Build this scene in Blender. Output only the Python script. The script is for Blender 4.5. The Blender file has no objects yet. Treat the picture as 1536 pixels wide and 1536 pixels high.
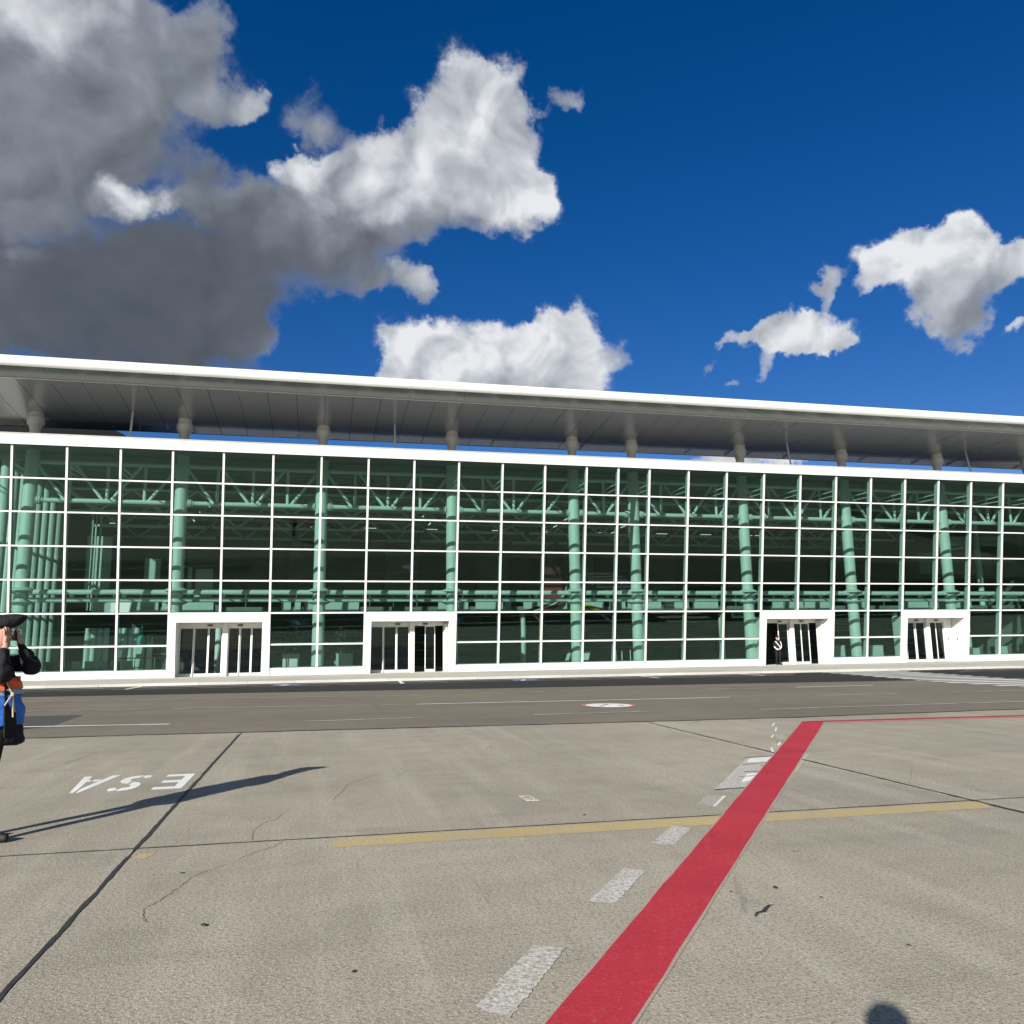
import bpy, bmesh, math, random
from mathutils import Vector, Matrix
random.seed(7)
R = math.radians
scn = bpy.context.scene
col = scn.collection

# ------------------------------------------------------------------ camera
EYE = 1.55
FPX = 1219.97
cam_d = bpy.data.cameras.new('camera')
cam_d.sensor_fit = 'HORIZONTAL'; cam_d.sensor_width = 36.0
cam_d.lens = FPX / 1536.0 * 36.0
cam_d.clip_start = 0.05; cam_d.clip_end = 9000.0
cam = bpy.data.objects.new('camera', cam_d); col.objects.link(cam)
def cam_axes(pitch, roll, yaw):
    f = Vector((math.sin(yaw)*math.cos(pitch), math.cos(yaw)*math.cos(pitch), math.sin(pitch)))
    r = Vector((math.cos(yaw), -math.sin(yaw), 0)); u = r.cross(f)
    return r*math.cos(roll)+u*math.sin(roll), u*math.cos(roll)-r*math.sin(roll), f
cr, cu, cf = cam_axes(R(9.255), R(-0.758), R(13.262))
M3 = Matrix((cr, cu, -cf)).transposed()
cam.matrix_world = Matrix.Translation((0, 0, EYE)) @ M3.to_4x4()
scn.camera = cam

# ------------------------------------------------------------------ light
SUN_EL, SUN_AZ = 23.3, 37.7            # light travels towards azimuth 37.7 degrees right of +Y
EXPO = 0.66
SKY_STRENGTH = 0.054
sun_d = bpy.data.lights.new('sun', 'SUN'); sun_d.energy = 4.9; sun_d.angle = R(0.53); sun_d.color = (1.0, 0.955, 0.88)
sun = bpy.data.objects.new('sun', sun_d); col.objects.link(sun)
ld = Vector((math.sin(R(SUN_AZ))*math.cos(R(SUN_EL)), math.cos(R(SUN_AZ))*math.cos(R(SUN_EL)), -math.sin(R(SUN_EL))))
sun.rotation_euler = ld.to_track_quat('-Z', 'Y').to_euler(); sun.location = (-30, -40, 40)
scn.view_settings.view_transform = 'Standard'; scn.view_settings.look = 'None'
scn.view_settings.exposure = EXPO; scn.view_settings.gamma = 1.0; scn.view_settings.use_curve_mapping = False
scn.cycles.use_denoising = True
scn.cycles.max_bounces = 10; scn.cycles.diffuse_bounces = 3; scn.cycles.glossy_bounces = 3
scn.cycles.transparent_max_bounces = 24; scn.cycles.transmission_bounces = 6
scn.cycles.caustics_reflective = False; scn.cycles.caustics_refractive = False
scn.cycles.sample_clamp_indirect = 6.0

# azimuth, elevation, half width, half height, tilt (degrees), brightness, weight of each cloud lobe
CLOUDS = [(-19.56,36.23,6.27,2.98,0,0.8,1.0),(-14.72,36.2,5.02,3.68,-10,0.5,1.0),(-19.06,31.29,6.67,4.0,0,0.34,1.2),(-12.46,34.64,5.26,3.86,20,0.34,1.1),
(-24.02,30.52,6.82,6.82,0,0.4,1.2),(-8.01,34.43,2.57,1.65,20,0.52,0.65),(-5.49,34.83,1.2,0.82,-20,0.62,0.45),(-15.43,30.02,6.04,2.13,12,0.3,0.9),
(-19.79,27.14,5.82,2.74,0,0.3,1.0),(-9.64,38.33,2.07,2.07,0,0.42,0.8),(-13.02,27.96,2.24,1.34,10,1.0,0.95),(-14.38,26.93,2.03,0.96,0,0.55,0.6),
(-10.3,28.38,1.91,1.53,0,0.42,0.55),(-18.2,21.43,8.35,3.81,0,0.16,1.2),(-11.63,22.57,7.87,4.33,0,0.15,1.2),(-14.6,18.85,10.04,2.7,0,0.15,1.1),
(-6.61,25.32,7.31,4.06,15,0.2,1.1),(-7.31,21.48,4.55,2.9,0,0.22,0.8),(-23.47,21.8,5.32,5.32,0,0.2,1.0),(-5.05,20.43,2.54,1.48,20,0.34,0.5),
(-2.61,28.24,4.5,3.07,10,0.38,1.0),(-7.71,29.18,3.51,2.14,0,0.3,0.8),(-19.32,23.82,1.76,0.85,0,0.72,0.35),(0.67,30.18,4.51,2.87,10,0.62,1.0),
(-1.55,31.55,2.4,1.36,10,0.92,0.9),(3.09,31.56,4.09,2.86,20,0.84,1.0),(7.09,33.16,4.07,3.05,20,0.78,1.0),(9.64,35.73,3.17,3.37,0,0.8,1.0),
(12.5,36.31,2.96,2.45,0,0.95,1.0),(13.74,33.64,2.86,3.47,0,0.8,1.0),(9.63,31.05,5.45,2.51,0,0.7,1.0),(13.68,30.24,3.18,1.91,0,0.86,1.0),
(6.11,28.89,4.67,1.91,0,0.46,0.8),(12.13,28.39,2.59,0.95,0,0.5,0.5),(1.72,26.98,4.67,2.33,10,0.24,0.9),(17.66,35.81,1.27,0.95,0,0.55,0.5),
(-1.42,34.81,2.12,1.73,30,0.42,0.42),(0.08,33.84,2.36,1.18,0,0.42,0.4),(2.25,24.68,3.47,1.13,5,0.3,0.6),(5.75,25.07,1.75,1.14,20,0.62,0.7),
(6.39,24.23,0.88,0.79,0,0.62,0.5),(6.18,19.79,3.17,3.17,0,0.93,1.1),(9.59,20.08,3.87,3.1,0,0.95,1.1),(13.01,19.62,3.89,2.84,0,0.88,1.1),
(17.48,21.77,3.07,2.71,0,0.96,1.1),(17.9,19.27,2.83,2.97,0,0.88,1.1),(12.01,17.11,9.26,2.08,0,0.62,1.1),(15.0,20.72,2.5,2.05,0,0.98,0.8),
(21.06,19.58,1.18,1.63,0,0.6,0.35),(4.51,18.38,1.18,1.36,0,0.7,0.5),(43.43,24.2,2.62,1.82,0,1.0,1.1),(40.06,24.14,2.36,1.71,0,0.96,1.0),
(42.32,22.8,3.92,1.87,0,0.86,1.1),(44.03,20.85,2.65,2.28,0,0.66,1.0),(44.23,19.22,1.92,1.55,0,0.5,0.9),(46.38,22.26,2.64,1.76,0,0.72,1.0),
(41.74,20.92,1.9,1.21,0,0.66,0.7),(48.14,22.2,2.4,2.06,0,0.8,0.9),(38.27,22.58,1.34,1.02,0,0.8,0.55),(33.36,19.98,4.6,1.26,0,0.86,0.85),
(32.5,20.31,2.11,1.43,0,0.92,0.8),(36.12,19.48,2.04,0.74,0,0.85,0.7),(31.83,18.31,1.2,1.03,30,0.7,0.6),(35.51,22.43,0.89,2.43,-15,0.62,0.6),
(36.49,23.92,1.27,1.03,30,0.58,0.45),(34.68,22.97,1.06,0.65,0,0.55,0.4),(29.32,19.9,1.3,0.78,0,0.7,0.5),(29.16,17.26,0.88,0.48,0,0.55,0.4),
(27.69,18.78,0.7,0.44,0,0.5,0.35),(46.76,17.6,0.93,0.5,0,0.7,0.5),(30.19,12.07,5.28,1.14,0,0.8,0.8),(23.49,14.88,2.73,0.64,0,0.6,0.3)]

world = bpy.data.worlds.new('World'); scn.world = world; world.use_nodes = True
world.cycles.sampling_method = 'MANUAL'; world.cycles.sample_map_resolution = 256
nt = world.node_tree; nt.nodes.clear()
def WN(t, **kw):
    n = nt.nodes.new(t)
    for k, v in kw.items(): setattr(n, k, v)
    return n
def wset(sock, v):
    if isinstance(v, bpy.types.NodeSocket): nt.links.new(v, sock)
    else: sock.default_value = v
def wm(op, a, b=0.0, c=0.0, clamp=False):
    n = WN('ShaderNodeMath', operation=op, use_clamp=clamp)
    wset(n.inputs[0], a); wset(n.inputs[1], b); wset(n.inputs[2], c)
    return n.outputs[0]
def wv(op, a, b=(0, 0, 0), c=(0, 0, 0)):
    n = WN('ShaderNodeVectorMath', operation=op)
    wset(n.inputs[0], a); wset(n.inputs[1], b)
    if op == 'MULTIPLY_ADD': wset(n.inputs[2], c)
    return n.outputs['Value'] if op in ('DOT_PRODUCT', 'LENGTH') else n.outputs[0]
def wstep(x, lo, hi, tlo=0.0, thi=1.0, kind='SMOOTHSTEP'):
    n = WN('ShaderNodeMapRange', interpolation_type=kind)
    wset(n.inputs[0], x); wset(n.inputs[1], lo); wset(n.inputs[2], hi); wset(n.inputs[3], tlo); wset(n.inputs[4], thi)
    return n.outputs[0]
def wnoise(v, scale, detail, rough, dist=0.0):
    n = WN('ShaderNodeTexNoise'); wset(n.inputs['Vector'], v)
    n.inputs['Scale'].default_value = scale; n.inputs['Detail'].default_value = detail
    n.inputs['Roughness'].default_value = rough; n.inputs['Distortion'].default_value = dist
    return n
sky = WN('ShaderNodeTexSky'); sky.sky_type = 'NISHITA'; sky.sun_disc = False
sky.sun_elevation = R(SUN_EL); sky.sun_rotation = R(180.0 + SUN_AZ)
sky.altitude = 300.0; sky.air_density = 1.0; sky.dust_density = 0.25; sky.ozone_density = 3.2
hsv = WN('ShaderNodeHueSaturation'); hsv.inputs['Saturation'].default_value = 1.37; hsv.inputs['Value'].default_value = 1.0
nt.links.new(sky.outputs[0], hsv.inputs['Color'])
bg1 = WN('ShaderNodeBackground'); bg1.inputs[1].default_value = SKY_STRENGTH
deep = WN('ShaderNodeVectorMath', operation='MULTIPLY'); nt.links.new(hsv.outputs[0], deep.inputs[0]); deep.inputs[1].default_value = (1.0, 0.77, 1.0)   # clear, dry air: deeper blue

P = wv('NORMALIZE', WN('ShaderNodeTexCoord').outputs['Generated'])
skymix = WN('ShaderNodeMix', data_type='RGBA'); wset(skymix.inputs[0], wm('MULTIPLY', wstep(wv('DOT_PRODUCT', P, (0, 0, 1)), 0.0, 0.2), wstep(wv('DOT_PRODUCT', P, tuple(cf)), -0.2, 0.66)))   # palest towards the sun
nt.links.new(sky.outputs[0], skymix.inputs[6]); nt.links.new(deep.outputs[0], skymix.inputs[7]); nt.links.new(skymix.outputs[2], bg1.inputs[0])
warp = wnoise(P, 14.0, 5.0, 0.6)
wc = wv('SUBTRACT', warp.outputs['Color'], (0.5, 0.5, 0.5))
Pw = wv('MULTIPLY_ADD', wc, (0.095, 0.095, 0.095), P)
def billow(vec, d1=6.0, d2=4.0):
    n1 = wnoise(vec, 10.0, d1, 0.52, 0.9).outputs['Fac']
    n2 = wnoise(vec, 34.0, d2, 0.55, 1.2).outputs['Fac']
    return wm('MULTIPLY_ADD', n2, 0.26, wm('MULTIPLY', n1, 0.74)), n2
nA, nfine = billow(P)
nC = wnoise(P, 17.0, 3.0, 0.5, 0.5).outputs['Fac']
nB = wnoise(wv('ADD', P, (-0.017, -0.003, 0.017)), 17.0, 3.0, 0.5, 0.5).outputs['Fac']
relief = wm('SUBTRACT', nC, nB)
nbig = wnoise(P, 4.5, 3.0, 0.5, 0.3).outputs['Fac']
def cloud_colour(bright):
    ramp = WN('ShaderNodeValToRGB'); nt.links.new(bright, ramp.inputs[0]); c = ramp.color_ramp
    for i, (p_, c_) in enumerate([(0.0, (0.062, 0.078, 0.104)), (0.25, (0.140, 0.160, 0.195)), (0.5, (0.29, 0.32, 0.375)), (0.78, (0.60, 0.635, 0.69)), (1.0, (0.90, 0.92, 0.95))]):
        el_ = c.elements[i] if i < 2 else c.elements.new(p_)
        el_.position = p_; el_.color = (*c_, 1)
    bg = WN('ShaderNodeBackground'); nt.links.new(ramp.outputs[0], bg.inputs[0]); bg.inputs[1].default_value = 0.90 / 2**EXPO
    return bg.outputs[0]
def mixsh(f, a, b):
    m = WN('ShaderNodeMixShader'); wset(m.inputs[0], f); nt.links.new(a, m.inputs[1]); nt.links.new(b, m.inputs[2]); return m.outputs[0]
def cloud_cell(lobes):
    S = 0.0; T = 0.0
    for (az, el, ra, rb, rot, br, am) in lobes:
        a, e = R(az), R(el)
        e1 = Vector((math.cos(a), -math.sin(a), 0)); e2 = Vector((-math.sin(a)*math.sin(e), -math.cos(a)*math.sin(e), math.cos(e)))
        q = R(rot); f1 = (e1*math.cos(q)+e2*math.sin(q))/R(ra*1.15); f2 = (e2*math.cos(q)-e1*math.sin(q))/R(rb*1.15)
        u = wv('DOT_PRODUCT', Pw, tuple(f1)); v = wv('DOT_PRODUCT', Pw, tuple(f2))
        w = wm('SUBTRACT', 1.0, wm('MULTIPLY_ADD', v, v, wm('MULTIPLY', u, u)), clamp=True)
        w = wm('MULTIPLY', w, w)
        S = wm('MULTIPLY_ADD', w, am*1.5, S); T = wm('MULTIPLY_ADD', w, am*1.5*br, T)
    bright = wm('DIVIDE', T, wm('MAXIMUM', S, 0.02))
    dens = wm('MULTIPLY_ADD', wm('SUBTRACT', nA, 0.5), 2.1, wm('MINIMUM', S, 1.3))
    alpha = wstep(dens, 0.10, wm('MULTIPLY_ADD', bright, -0.52, 1.34))
    alpha = wm('MULTIPLY', alpha, wstep(S, 0.0, 0.48))
    shade = wm('MULTIPLY_ADD', relief, wm('MULTIPLY_ADD', bright, 1.25, -0.05), wm('MULTIPLY_ADD', wm('SUBTRACT', nA, 0.5), wm('MULTIPLY_ADD', bright, 0.30, 0.08), bright))
    shade = wm('MULTIPLY_ADD', wm('SUBTRACT', nbig, 0.5), 0.30, shade)
    bright = wm('MULTIPLY_ADD', wm('SUBTRACT', 1.0, alpha), 0.24, shade)
    return mixsh(alpha, bg1.outputs[0], cloud_colour(bright))
# the cloud lobes are summed azimuth cell by azimuth cell
cuts = [-9.0, 1.0, 14.0]
cells = []
for i in range(len(cuts)+1):
    lo = cuts[i-1] if i > 0 else -999; hi = cuts[i] if i < len(cuts) else 999
    cells.append(cloud_cell([c for c in CLOUDS if c[0]+1.15*max(c[2], c[3])/math.cos(R(c[1]))+3.5 > lo and c[0]-1.15*max(c[2], c[3])/math.cos(R(c[1]))-3.5 < hi]))
sh = cells[0]
for c_, cell in zip(cuts, cells[1:]):
    sh = mixsh(wm('GREATER_THAN', wv('DOT_PRODUCT', P, (math.cos(R(c_)), -math.sin(R(c_)), 0)), 0.0), sh, cell)
# scattered cumulus over the rest of the sky, out of the picture
gn = wnoise(P, 3.2, 6.0, 0.55).outputs['Fac']
ga = wm('MULTIPLY', wstep(gn, 0.54, 0.68), wstep(wv('DOT_PRODUCT', P, (0, 0, 1)), 0.02, 0.12))
rest = mixsh(ga, bg1.outputs[0], cloud_colour(wm('MULTIPLY_ADD', wm('SUBTRACT', gn, 0.5), -1.2, 0.80)))
inview = wm('GREATER_THAN', wv('DOT_PRODUCT', P, tuple(cf)), 0.66)
world_sh = mixsh(inview, rest, sh)
outw = WN('ShaderNodeOutputWorld'); nt.links.new(world_sh, outw.inputs[0])

# ------------------------------------------------------------------ helpers
ORG = {}
def tag(o, label=None, cat=None, group=None, kind=None):
    if label: o['label'] = label
    if cat: o['category'] = cat
    if group: o['group'] = group
    if kind: o['kind'] = kind
    return o
def org(o): return ORG.get(o.name, Vector((0, 0, 0))) if o else Vector((0, 0, 0))
def thing(name, loc, label, cat, group=None, rotz=0.0, parent=None):
    o = bpy.data.objects.new(name, None); o.empty_display_size = 0.3; col.objects.link(o)
    loc = Vector(loc); o.location = loc - org(parent); o.rotation_euler = (0, 0, rotz); o.parent = parent; ORG[o.name] = loc
    if label: tag(o, label, cat, group)
    return o
def place(name, mesh, loc, rot=(0, 0, 0), parent=None):
    o = bpy.data.objects.new(name, mesh); col.objects.link(o)
    loc = Vector(loc); o.location = loc - org(parent); o.rotation_euler = rot; o.parent = parent; ORG[o.name] = loc
    return o
class MB:
    def __init__(s): s.v = []; s.f = []; s.m = []
    def add(s, vs, fs, mi=0):
        b = len(s.v); s.v += [Vector(v) for v in vs]; s.f += [[i+b for i in f] for f in fs]; s.m += [mi]*len(fs); return s
    def hexa(s, p, mi=0):  # 8 points: bottom ring then top ring
        return s.add(p, [(3, 2, 1, 0), (4, 5, 6, 7), (0, 1, 5, 4), (1, 2, 6, 5), (2, 3, 7, 6), (3, 0, 4, 7)], mi)
    def box(s, x0, x1, y0, y1, z0, z1, mi=0):
        return s.hexa([(x0, y0, z0), (x1, y0, z0), (x1, y1, z0), (x0, y1, z0), (x0, y0, z1), (x1, y0, z1), (x1, y1, z1), (x0, y1, z1)], mi)
    def tube(s, a, b, r0, r1=None, n=14, caps=True, mi=0):
        a, b = Vector(a), Vector(b); r1 = r0 if r1 is None else r1
        d = (b-a).normalized(); t = Vector((0, 0, 1)) if abs(d.z) < 0.9 else Vector((1, 0, 0))
        u = d.cross(t).normalized(); w = d.cross(u)
        vs = [c+(u*math.cos(2*math.pi*i/n)+w*math.sin(2*math.pi*i/n))*r for c, r in ((a, r0), (b, r1)) for i in range(n)]
        fs = [(i, (i+1) % n, n+(i+1) % n, n+i) for i in range(n)]
        if caps: fs += [tuple(range(n-1, -1, -1)), tuple(range(n, 2*n))]
        return s.add(vs, fs, mi)
    def lathe(s, c, prof, n=18, mi=0):   # prof: (r, z)
        c = Vector(c); vs = []; fs = []
        for r, z in prof:
            vs += [c+Vector((r*math.cos(2*math.pi*i/n), r*math.sin(2*math.pi*i/n), z)) for i in range(n)]
        for k in range(len(prof)-1):
            fs += [(k*n+i, k*n+(i+1) % n, (k+1)*n+(i+1) % n, (k+1)*n+i) for i in range(n)]
        fs += [tuple(range(n-1, -1, -1)), tuple(range((len(prof)-1)*n, len(prof)*n))]
        return s.add(vs, fs, mi)
    def prism_x(s, prof, x0, x1, mi=0):  # closed profile in (y, z) pushed along X
        n = len(prof); vs = [(x0, y, z) for y, z in prof]+[(x1, y, z) for y, z in prof]
        fs = [(i, (i+1) % n, n+(i+1) % n, n+i) for i in range(n)]+[tuple(range(n-1, -1, -1)), tuple(range(n, 2*n))]
        return s.add(vs, fs, mi)
    def prism_z(s, poly, z0, z1, mi=0):
        n = len(poly); vs = [(x, y, z0) for x, y in poly]+[(x, y, z1) for x, y in poly]
        fs = [(i, (i+1) % n, n+(i+1) % n, n+i) for i in range(n)]+[tuple(range(n-1, -1, -1)), tuple(range(n, 2*n))]
        return s.add(vs, fs, mi)
    def prism_y(s, poly, y0, y1, mi=0):  # poly in (x, z)
        n = len(poly); vs = [(x, y0, z) for x, z in poly]+[(x, y1, z) for x, z in poly]
        fs = [(i, (i+1) % n, n+(i+1) % n, n+i) for i in range(n)]+[tuple(range(n-1, -1, -1)), tuple(range(n, 2*n))]
        return s.add(vs, fs, mi)
    def sheet(s, poly, z, mi=0): return s.add([(x, y, z) for x, y in poly], [tuple(range(len(poly)))], mi)
    def ribbon(s, pts, wid, z, mi=0):
        L = []; Rr = []
        for i, p in enumerate(pts):
            a = Vector(pts[max(i-1, 0)]).to_2d(); b = Vector(pts[min(i+1, len(pts)-1)]).to_2d(); d = (b-a).normalized(); n = Vector((-d.y, d.x))
            w = wid(i/(len(pts)-1)) if callable(wid) else wid; p = Vector(p).to_2d(); L.append(p+n*w/2); Rr.append(p-n*w/2)
        for i in range(len(pts)-1): s.add([(*L[i], z), (*Rr[i], z), (*Rr[i+1], z), (*L[i+1], z)], [(0, 1, 2, 3)], mi)
        return s
    def mesh(s, name, mats, smooth=False, shift=Vector((0, 0, 0)), weld=False):
        me = bpy.data.meshes.new(name); me.from_pydata([tuple(v-shift) for v in s.v], [], s.f)
        for m in (mats if isinstance(mats, (list, tuple)) else [mats]): me.materials.append(m)
        me.polygons.foreach_set('material_index', s.m)
        bm = bmesh.new(); bm.from_mesh(me)
        if weld: bmesh.ops.remove_doubles(bm, verts=bm.verts, dist=1e-5)
        bmesh.ops.recalc_face_normals(bm, faces=bm.faces); bm.to_mesh(me); bm.free()
        if smooth:
            me.polygons.foreach_set('use_smooth', [True]*len(me.polygons)); me.set_sharp_from_angle(angle=R(40))
        return me
    def build(s, name, mats, parent=None, smooth=False, bevel=0.0):
        xs = [v.x for v in s.v]; ys = [v.y for v in s.v]; zs = [v.z for v in s.v]
        o_ = Vector(((min(xs)+max(xs))/2, (min(ys)+max(ys))/2, min(zs)))
        o = place(name, s.mesh(name, mats, smooth, o_), o_, parent=parent)
        if bevel:
            b = o.modifiers.new('bevel', 'BEVEL'); b.width = bevel; b.segments = 2; b.limit_method = 'ANGLE'
        return o

# ------------------------------------------------------------------ materials
class NT:
    def __init__(s, name):
        s.m = bpy.data.materials.new(name); s.m.use_nodes = True; s.t = s.m.node_tree; s.t.nodes.clear()
        s.out = s.n('ShaderNodeOutputMaterial')
    def n(s, t, **kw):
        x = s.t.nodes.new(t)
        for k, v in kw.items(): setattr(x, k, v)
        return x
    def l(s, a, b): s.t.links.new(a, b)
    def set(s, sock, v):
        if isinstance(v, bpy.types.NodeSocket): s.l(v, sock)
        else: sock.default_value = v
    def pos(s): return s.n('ShaderNodeNewGeometry').outputs['Position']
    def scale(s, v, sc):
        m = s.n('ShaderNodeVectorMath', operation='MULTIPLY'); s.set(m.inputs[0], v); m.inputs[1].default_value = sc; return m.outputs[0]
    def noise(s, v, scale, detail=4, rough=0.55, dist=0.0):
        x = s.n('ShaderNodeTexNoise'); s.set(x.inputs['Vector'], v)
        x.inputs['Scale'].default_value = scale; x.inputs['Detail'].default_value = detail; x.inputs['Roughness'].default_value = rough; x.inputs['Distortion'].default_value = dist
        return x.outputs['Fac']
    def rng(s, v, a, b, c=0.0, d=1.0):
        x = s.n('ShaderNodeMapRange'); s.set(x.inputs[0], v)
        for i, k in enumerate((a, b, c, d)): x.inputs[i+1].default_value = k
        return x.outputs[0]
    def math(s, op, a, b=0.0, c=0.0):
        x = s.n('ShaderNodeMath', operation=op); s.set(x.inputs[0], a); s.set(x.inputs[1], b); s.set(x.inputs[2], c); return x.outputs[0]
    def mix(s, f, a, b, mode='MIX'):
        x = s.n('ShaderNodeMix', data_type='RGBA', blend_type=mode); s.set(x.inputs[0], f)
        for i, k in ((6, a), (7, b)):
            if isinstance(k, bpy.types.NodeSocket): s.l(k, x.inputs[i])
            else: x.inputs[i].default_value = (*k, 1)
        return x.outputs[2]
    def bsdf(s, color, rough=0.6, metal=0.0, spec=0.5, bump=None, bstr=0.2, bdist=0.01, **kw):
        b = s.n('ShaderNodeBsdfPrincipled')
        if isinstance(color, bpy.types.NodeSocket): s.l(color, b.inputs['Base Color'])
        else: b.inputs['Base Color'].default_value = (*color, 1)
        s.set(b.inputs['Roughness'], rough); b.inputs['Metallic'].default_value = metal; b.inputs['Specular IOR Level'].default_value = spec
        if bump is not None:
            k = s.n('ShaderNodeBump'); k.inputs['Strength'].default_value = bstr; k.inputs['Distance'].default_value = bdist
            s.l(bump, k.inputs['Height']); s.l(k.outputs[0], b.inputs['Normal'])
        s.l(b.outputs[0], s.out.inputs[0]); return b
def plain(name, c, rough=0.5, metal=0.0, var=0.12, scale=1.5, spec=0.5):
    t = NT(name); p = t.pos(); f = t.noise(p, scale, 5, 0.6)
    c0 = tuple(x*(1-var) for x in c); c1 = tuple(min(1, x*(1+var)) for x in c)
    t.bsdf(t.mix(t.rng(f, 0.3, 0.7), c0, c1), t.rng(f, 0.2, 0.8, rough*0.85, min(1, rough*1.15)), metal, spec); return t.m
def ground_mat(name, base, light, dark, streak_axis=1, peb=1.0, rough=0.9):
    t = NT(name); p = t.pos()
    big = t.noise(p, 0.22, 5, 0.6); mid = t.noise(p, 1.6, 6, 0.62, 0.4)
    sv = (2.2, 0.16, 1) if streak_axis == 1 else (0.10, 1.9, 1)
    st = t.noise(t.scale(p, sv), 1.0, 5, 0.65)
    c = t.mix(t.rng(big, 0.35, 0.66), tuple(x*0.82 for x in base), tuple(x*1.12 for x in base))
    c = t.mix(t.math('MULTIPLY', t.rng(mid, 0.48, 0.75), 0.5), c, dark)
    c = t.mix(t.math('MULTIPLY', t.rng(st, 0.48, 0.74), 0.5), c, light)
    c = t.mix(t.math('MULTIPLY', t.rng(t.noise(t.scale(p, (sv[1]*3, sv[0]*1.5, 1)), 1.0, 4, 0.6), 0.52, 0.75), 0.34), c, dark)
    g1 = t.noise(p, 38.0, 3, 0.7); g2 = t.noise(p, 95.0, 2, 0.7)
    c = t.mix(t.math('MULTIPLY', t.rng(g1, 0.49, 0.62), 0.75*peb), c, dark)
    c = t.mix(t.math('MULTIPLY', t.rng(g2, 0.52, 0.64), 0.75*peb), c, light)
    vo = t.n('ShaderNodeTexVoronoi'); t.l(p, vo.inputs['Vector']); vo.inputs['Scale'].default_value = 26.0
    chip = t.rng(vo.outputs['Distance'], 0.0, 0.17, 1.0, 0.0)
    sel = t.n('ShaderNodeSeparateColor'); t.l(vo.outputs['Color'], sel.inputs[0])
    c = t.mix(t.math('MULTIPLY', chip, t.rng(sel.outputs[0], 0.80, 0.9)), c, tuple(x*0.42 for x in dark))
    c = t.mix(t.math('MULTIPLY', chip, t.rng(sel.outputs[1], 0.90, 0.97)), c, tuple(min(0.8, x*1.5) for x in light))
    grit = t.rng(t.noise(p, 62.0, 4, 0.85), 0.30, 0.70, 1-0.36*peb, 1+0.36*peb)
    info = t.n('ShaderNodeObjectInfo'); tone = t.rng(info.outputs['Random'], 0, 1, 0.93, 1.06)
    sc_ = t.n('ShaderNodeVectorMath', operation='SCALE'); t.l(c, sc_.inputs[0]); t.l(t.math('MULTIPLY', grit, tone), sc_.inputs['Scale'])
    h = t.math('MULTIPLY_ADD', g2, 0.6, g1)
    t.bsdf(sc_.outputs[0], rough, 0, 0.3, h, 0.5*peb, 0.010); return t.m
def paint_mat(name, c, under, wear=0.5, soft=0.12, speck=0.5, grit=0.16):
    t = NT(name); p = t.pos()
    w = t.math('MULTIPLY_ADD', t.noise(p, 30.0, 4, 0.75), speck, t.math('MULTIPLY', t.noise(p, 2.2, 5, 0.65), 1-speck))
    f = t.rng(w, wear-soft, wear+soft)
    cc = t.mix(t.rng(t.noise(p, 1.1, 4), 0.3, 0.7), tuple(x*0.86 for x in c), tuple(min(0.9, x*1.1) for x in c))
    cc = t.mix(t.math('MULTIPLY', t.rng(t.noise(p, 70.0, 2, 0.7), 0.5, 0.8), 0.35), cc, tuple(x*0.6 for x in c))
    sc_ = t.n('ShaderNodeVectorMath', operation='SCALE'); t.l(t.mix(f, cc, under), sc_.inputs[0]); t.l(t.rng(t.noise(p, 62.0, 4, 0.85), 0.30, 0.70, 1-grit, 1+grit), sc_.inputs['Scale'])
    t.bsdf(sc_.outputs[0], 0.8, 0, 0.3, t.noise(p, 60.0, 3, 0.7), 0.45, 0.008); return t.m
CON = (0.362, 0.324, 0.246)
M = {}
M['concrete'] = ground_mat('apron_concrete', CON, (0.54, 0.495, 0.405), (0.19, 0.168, 0.13))
M['asphalt'] = ground_mat('road_asphalt', (0.208, 0.180, 0.136), (0.262, 0.233, 0.182), (0.145, 0.122, 0.092), 0, 0.6)
M['fresh'] = ground_mat('fresh_asphalt', (0.024, 0.023, 0.023), (0.036, 0.034, 0.033), (0.017, 0.016, 0.016), 0, 0.5)
M['patch'] = ground_mat('dark_patch_surface', (0.085, 0.08, 0.078), (0.11, 0.105, 0.10), (0.06, 0.056, 0.054), 0, 0.5)
M['subbase'] = plain('joint_filler', (0.045, 0.042, 0.038), 0.9)
M['earth'] = ground_mat('far_ground', (0.22, 0.2, 0.165), (0.28, 0.26, 0.2), (0.15, 0.14, 0.1), 0, 0.5)
M['tar'] = plain('joint_sealant', (0.034, 0.033, 0.03), 0.7, var=0.4, scale=14)
M['crack'] = plain('crack_dirt', (0.15, 0.13, 0.10), 0.95, var=0.4, scale=20)
M['pave'] = ground_mat('pavement_stone', (0.50, 0.485, 0.43), (0.58, 0.56, 0.5), (0.36, 0.345, 0.30), 0, 0.4)
M['red'] = paint_mat('red_paint', (0.47, 0.030, 0.048), (0.46, 0.14, 0.13), 0.64, 0.10, 0.8)
M['redline'] = paint_mat('red_line_paint', (0.40, 0.03, 0.05), CON, 0.68, 0.08)
M['pink'] = paint_mat('faded_red_paint', (0.50, 0.2, 0.18), CON, 0.6, 0.1)
M['scuff'] = ground_mat('scuffed_concrete', (0.315, 0.283, 0.224), (0.45, 0.41, 0.335), (0.16, 0.14, 0.11))
M['pinkedge'] = paint_mat('dusty_pink_paint', (0.48, 0.30, 0.27), CON, 0.5, 0.12)
M['yellow'] = paint_mat('yellow_paint', (0.56, 0.42, 0.15), (0.38, 0.33, 0.24), 0.50, 0.09, 0.65, 0.25)
M['wornwhite'] = paint_mat('worn_white_paint', (0.58, 0.56, 0.52), CON, 0.515, 0.045, 0.85, 0.34)
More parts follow.
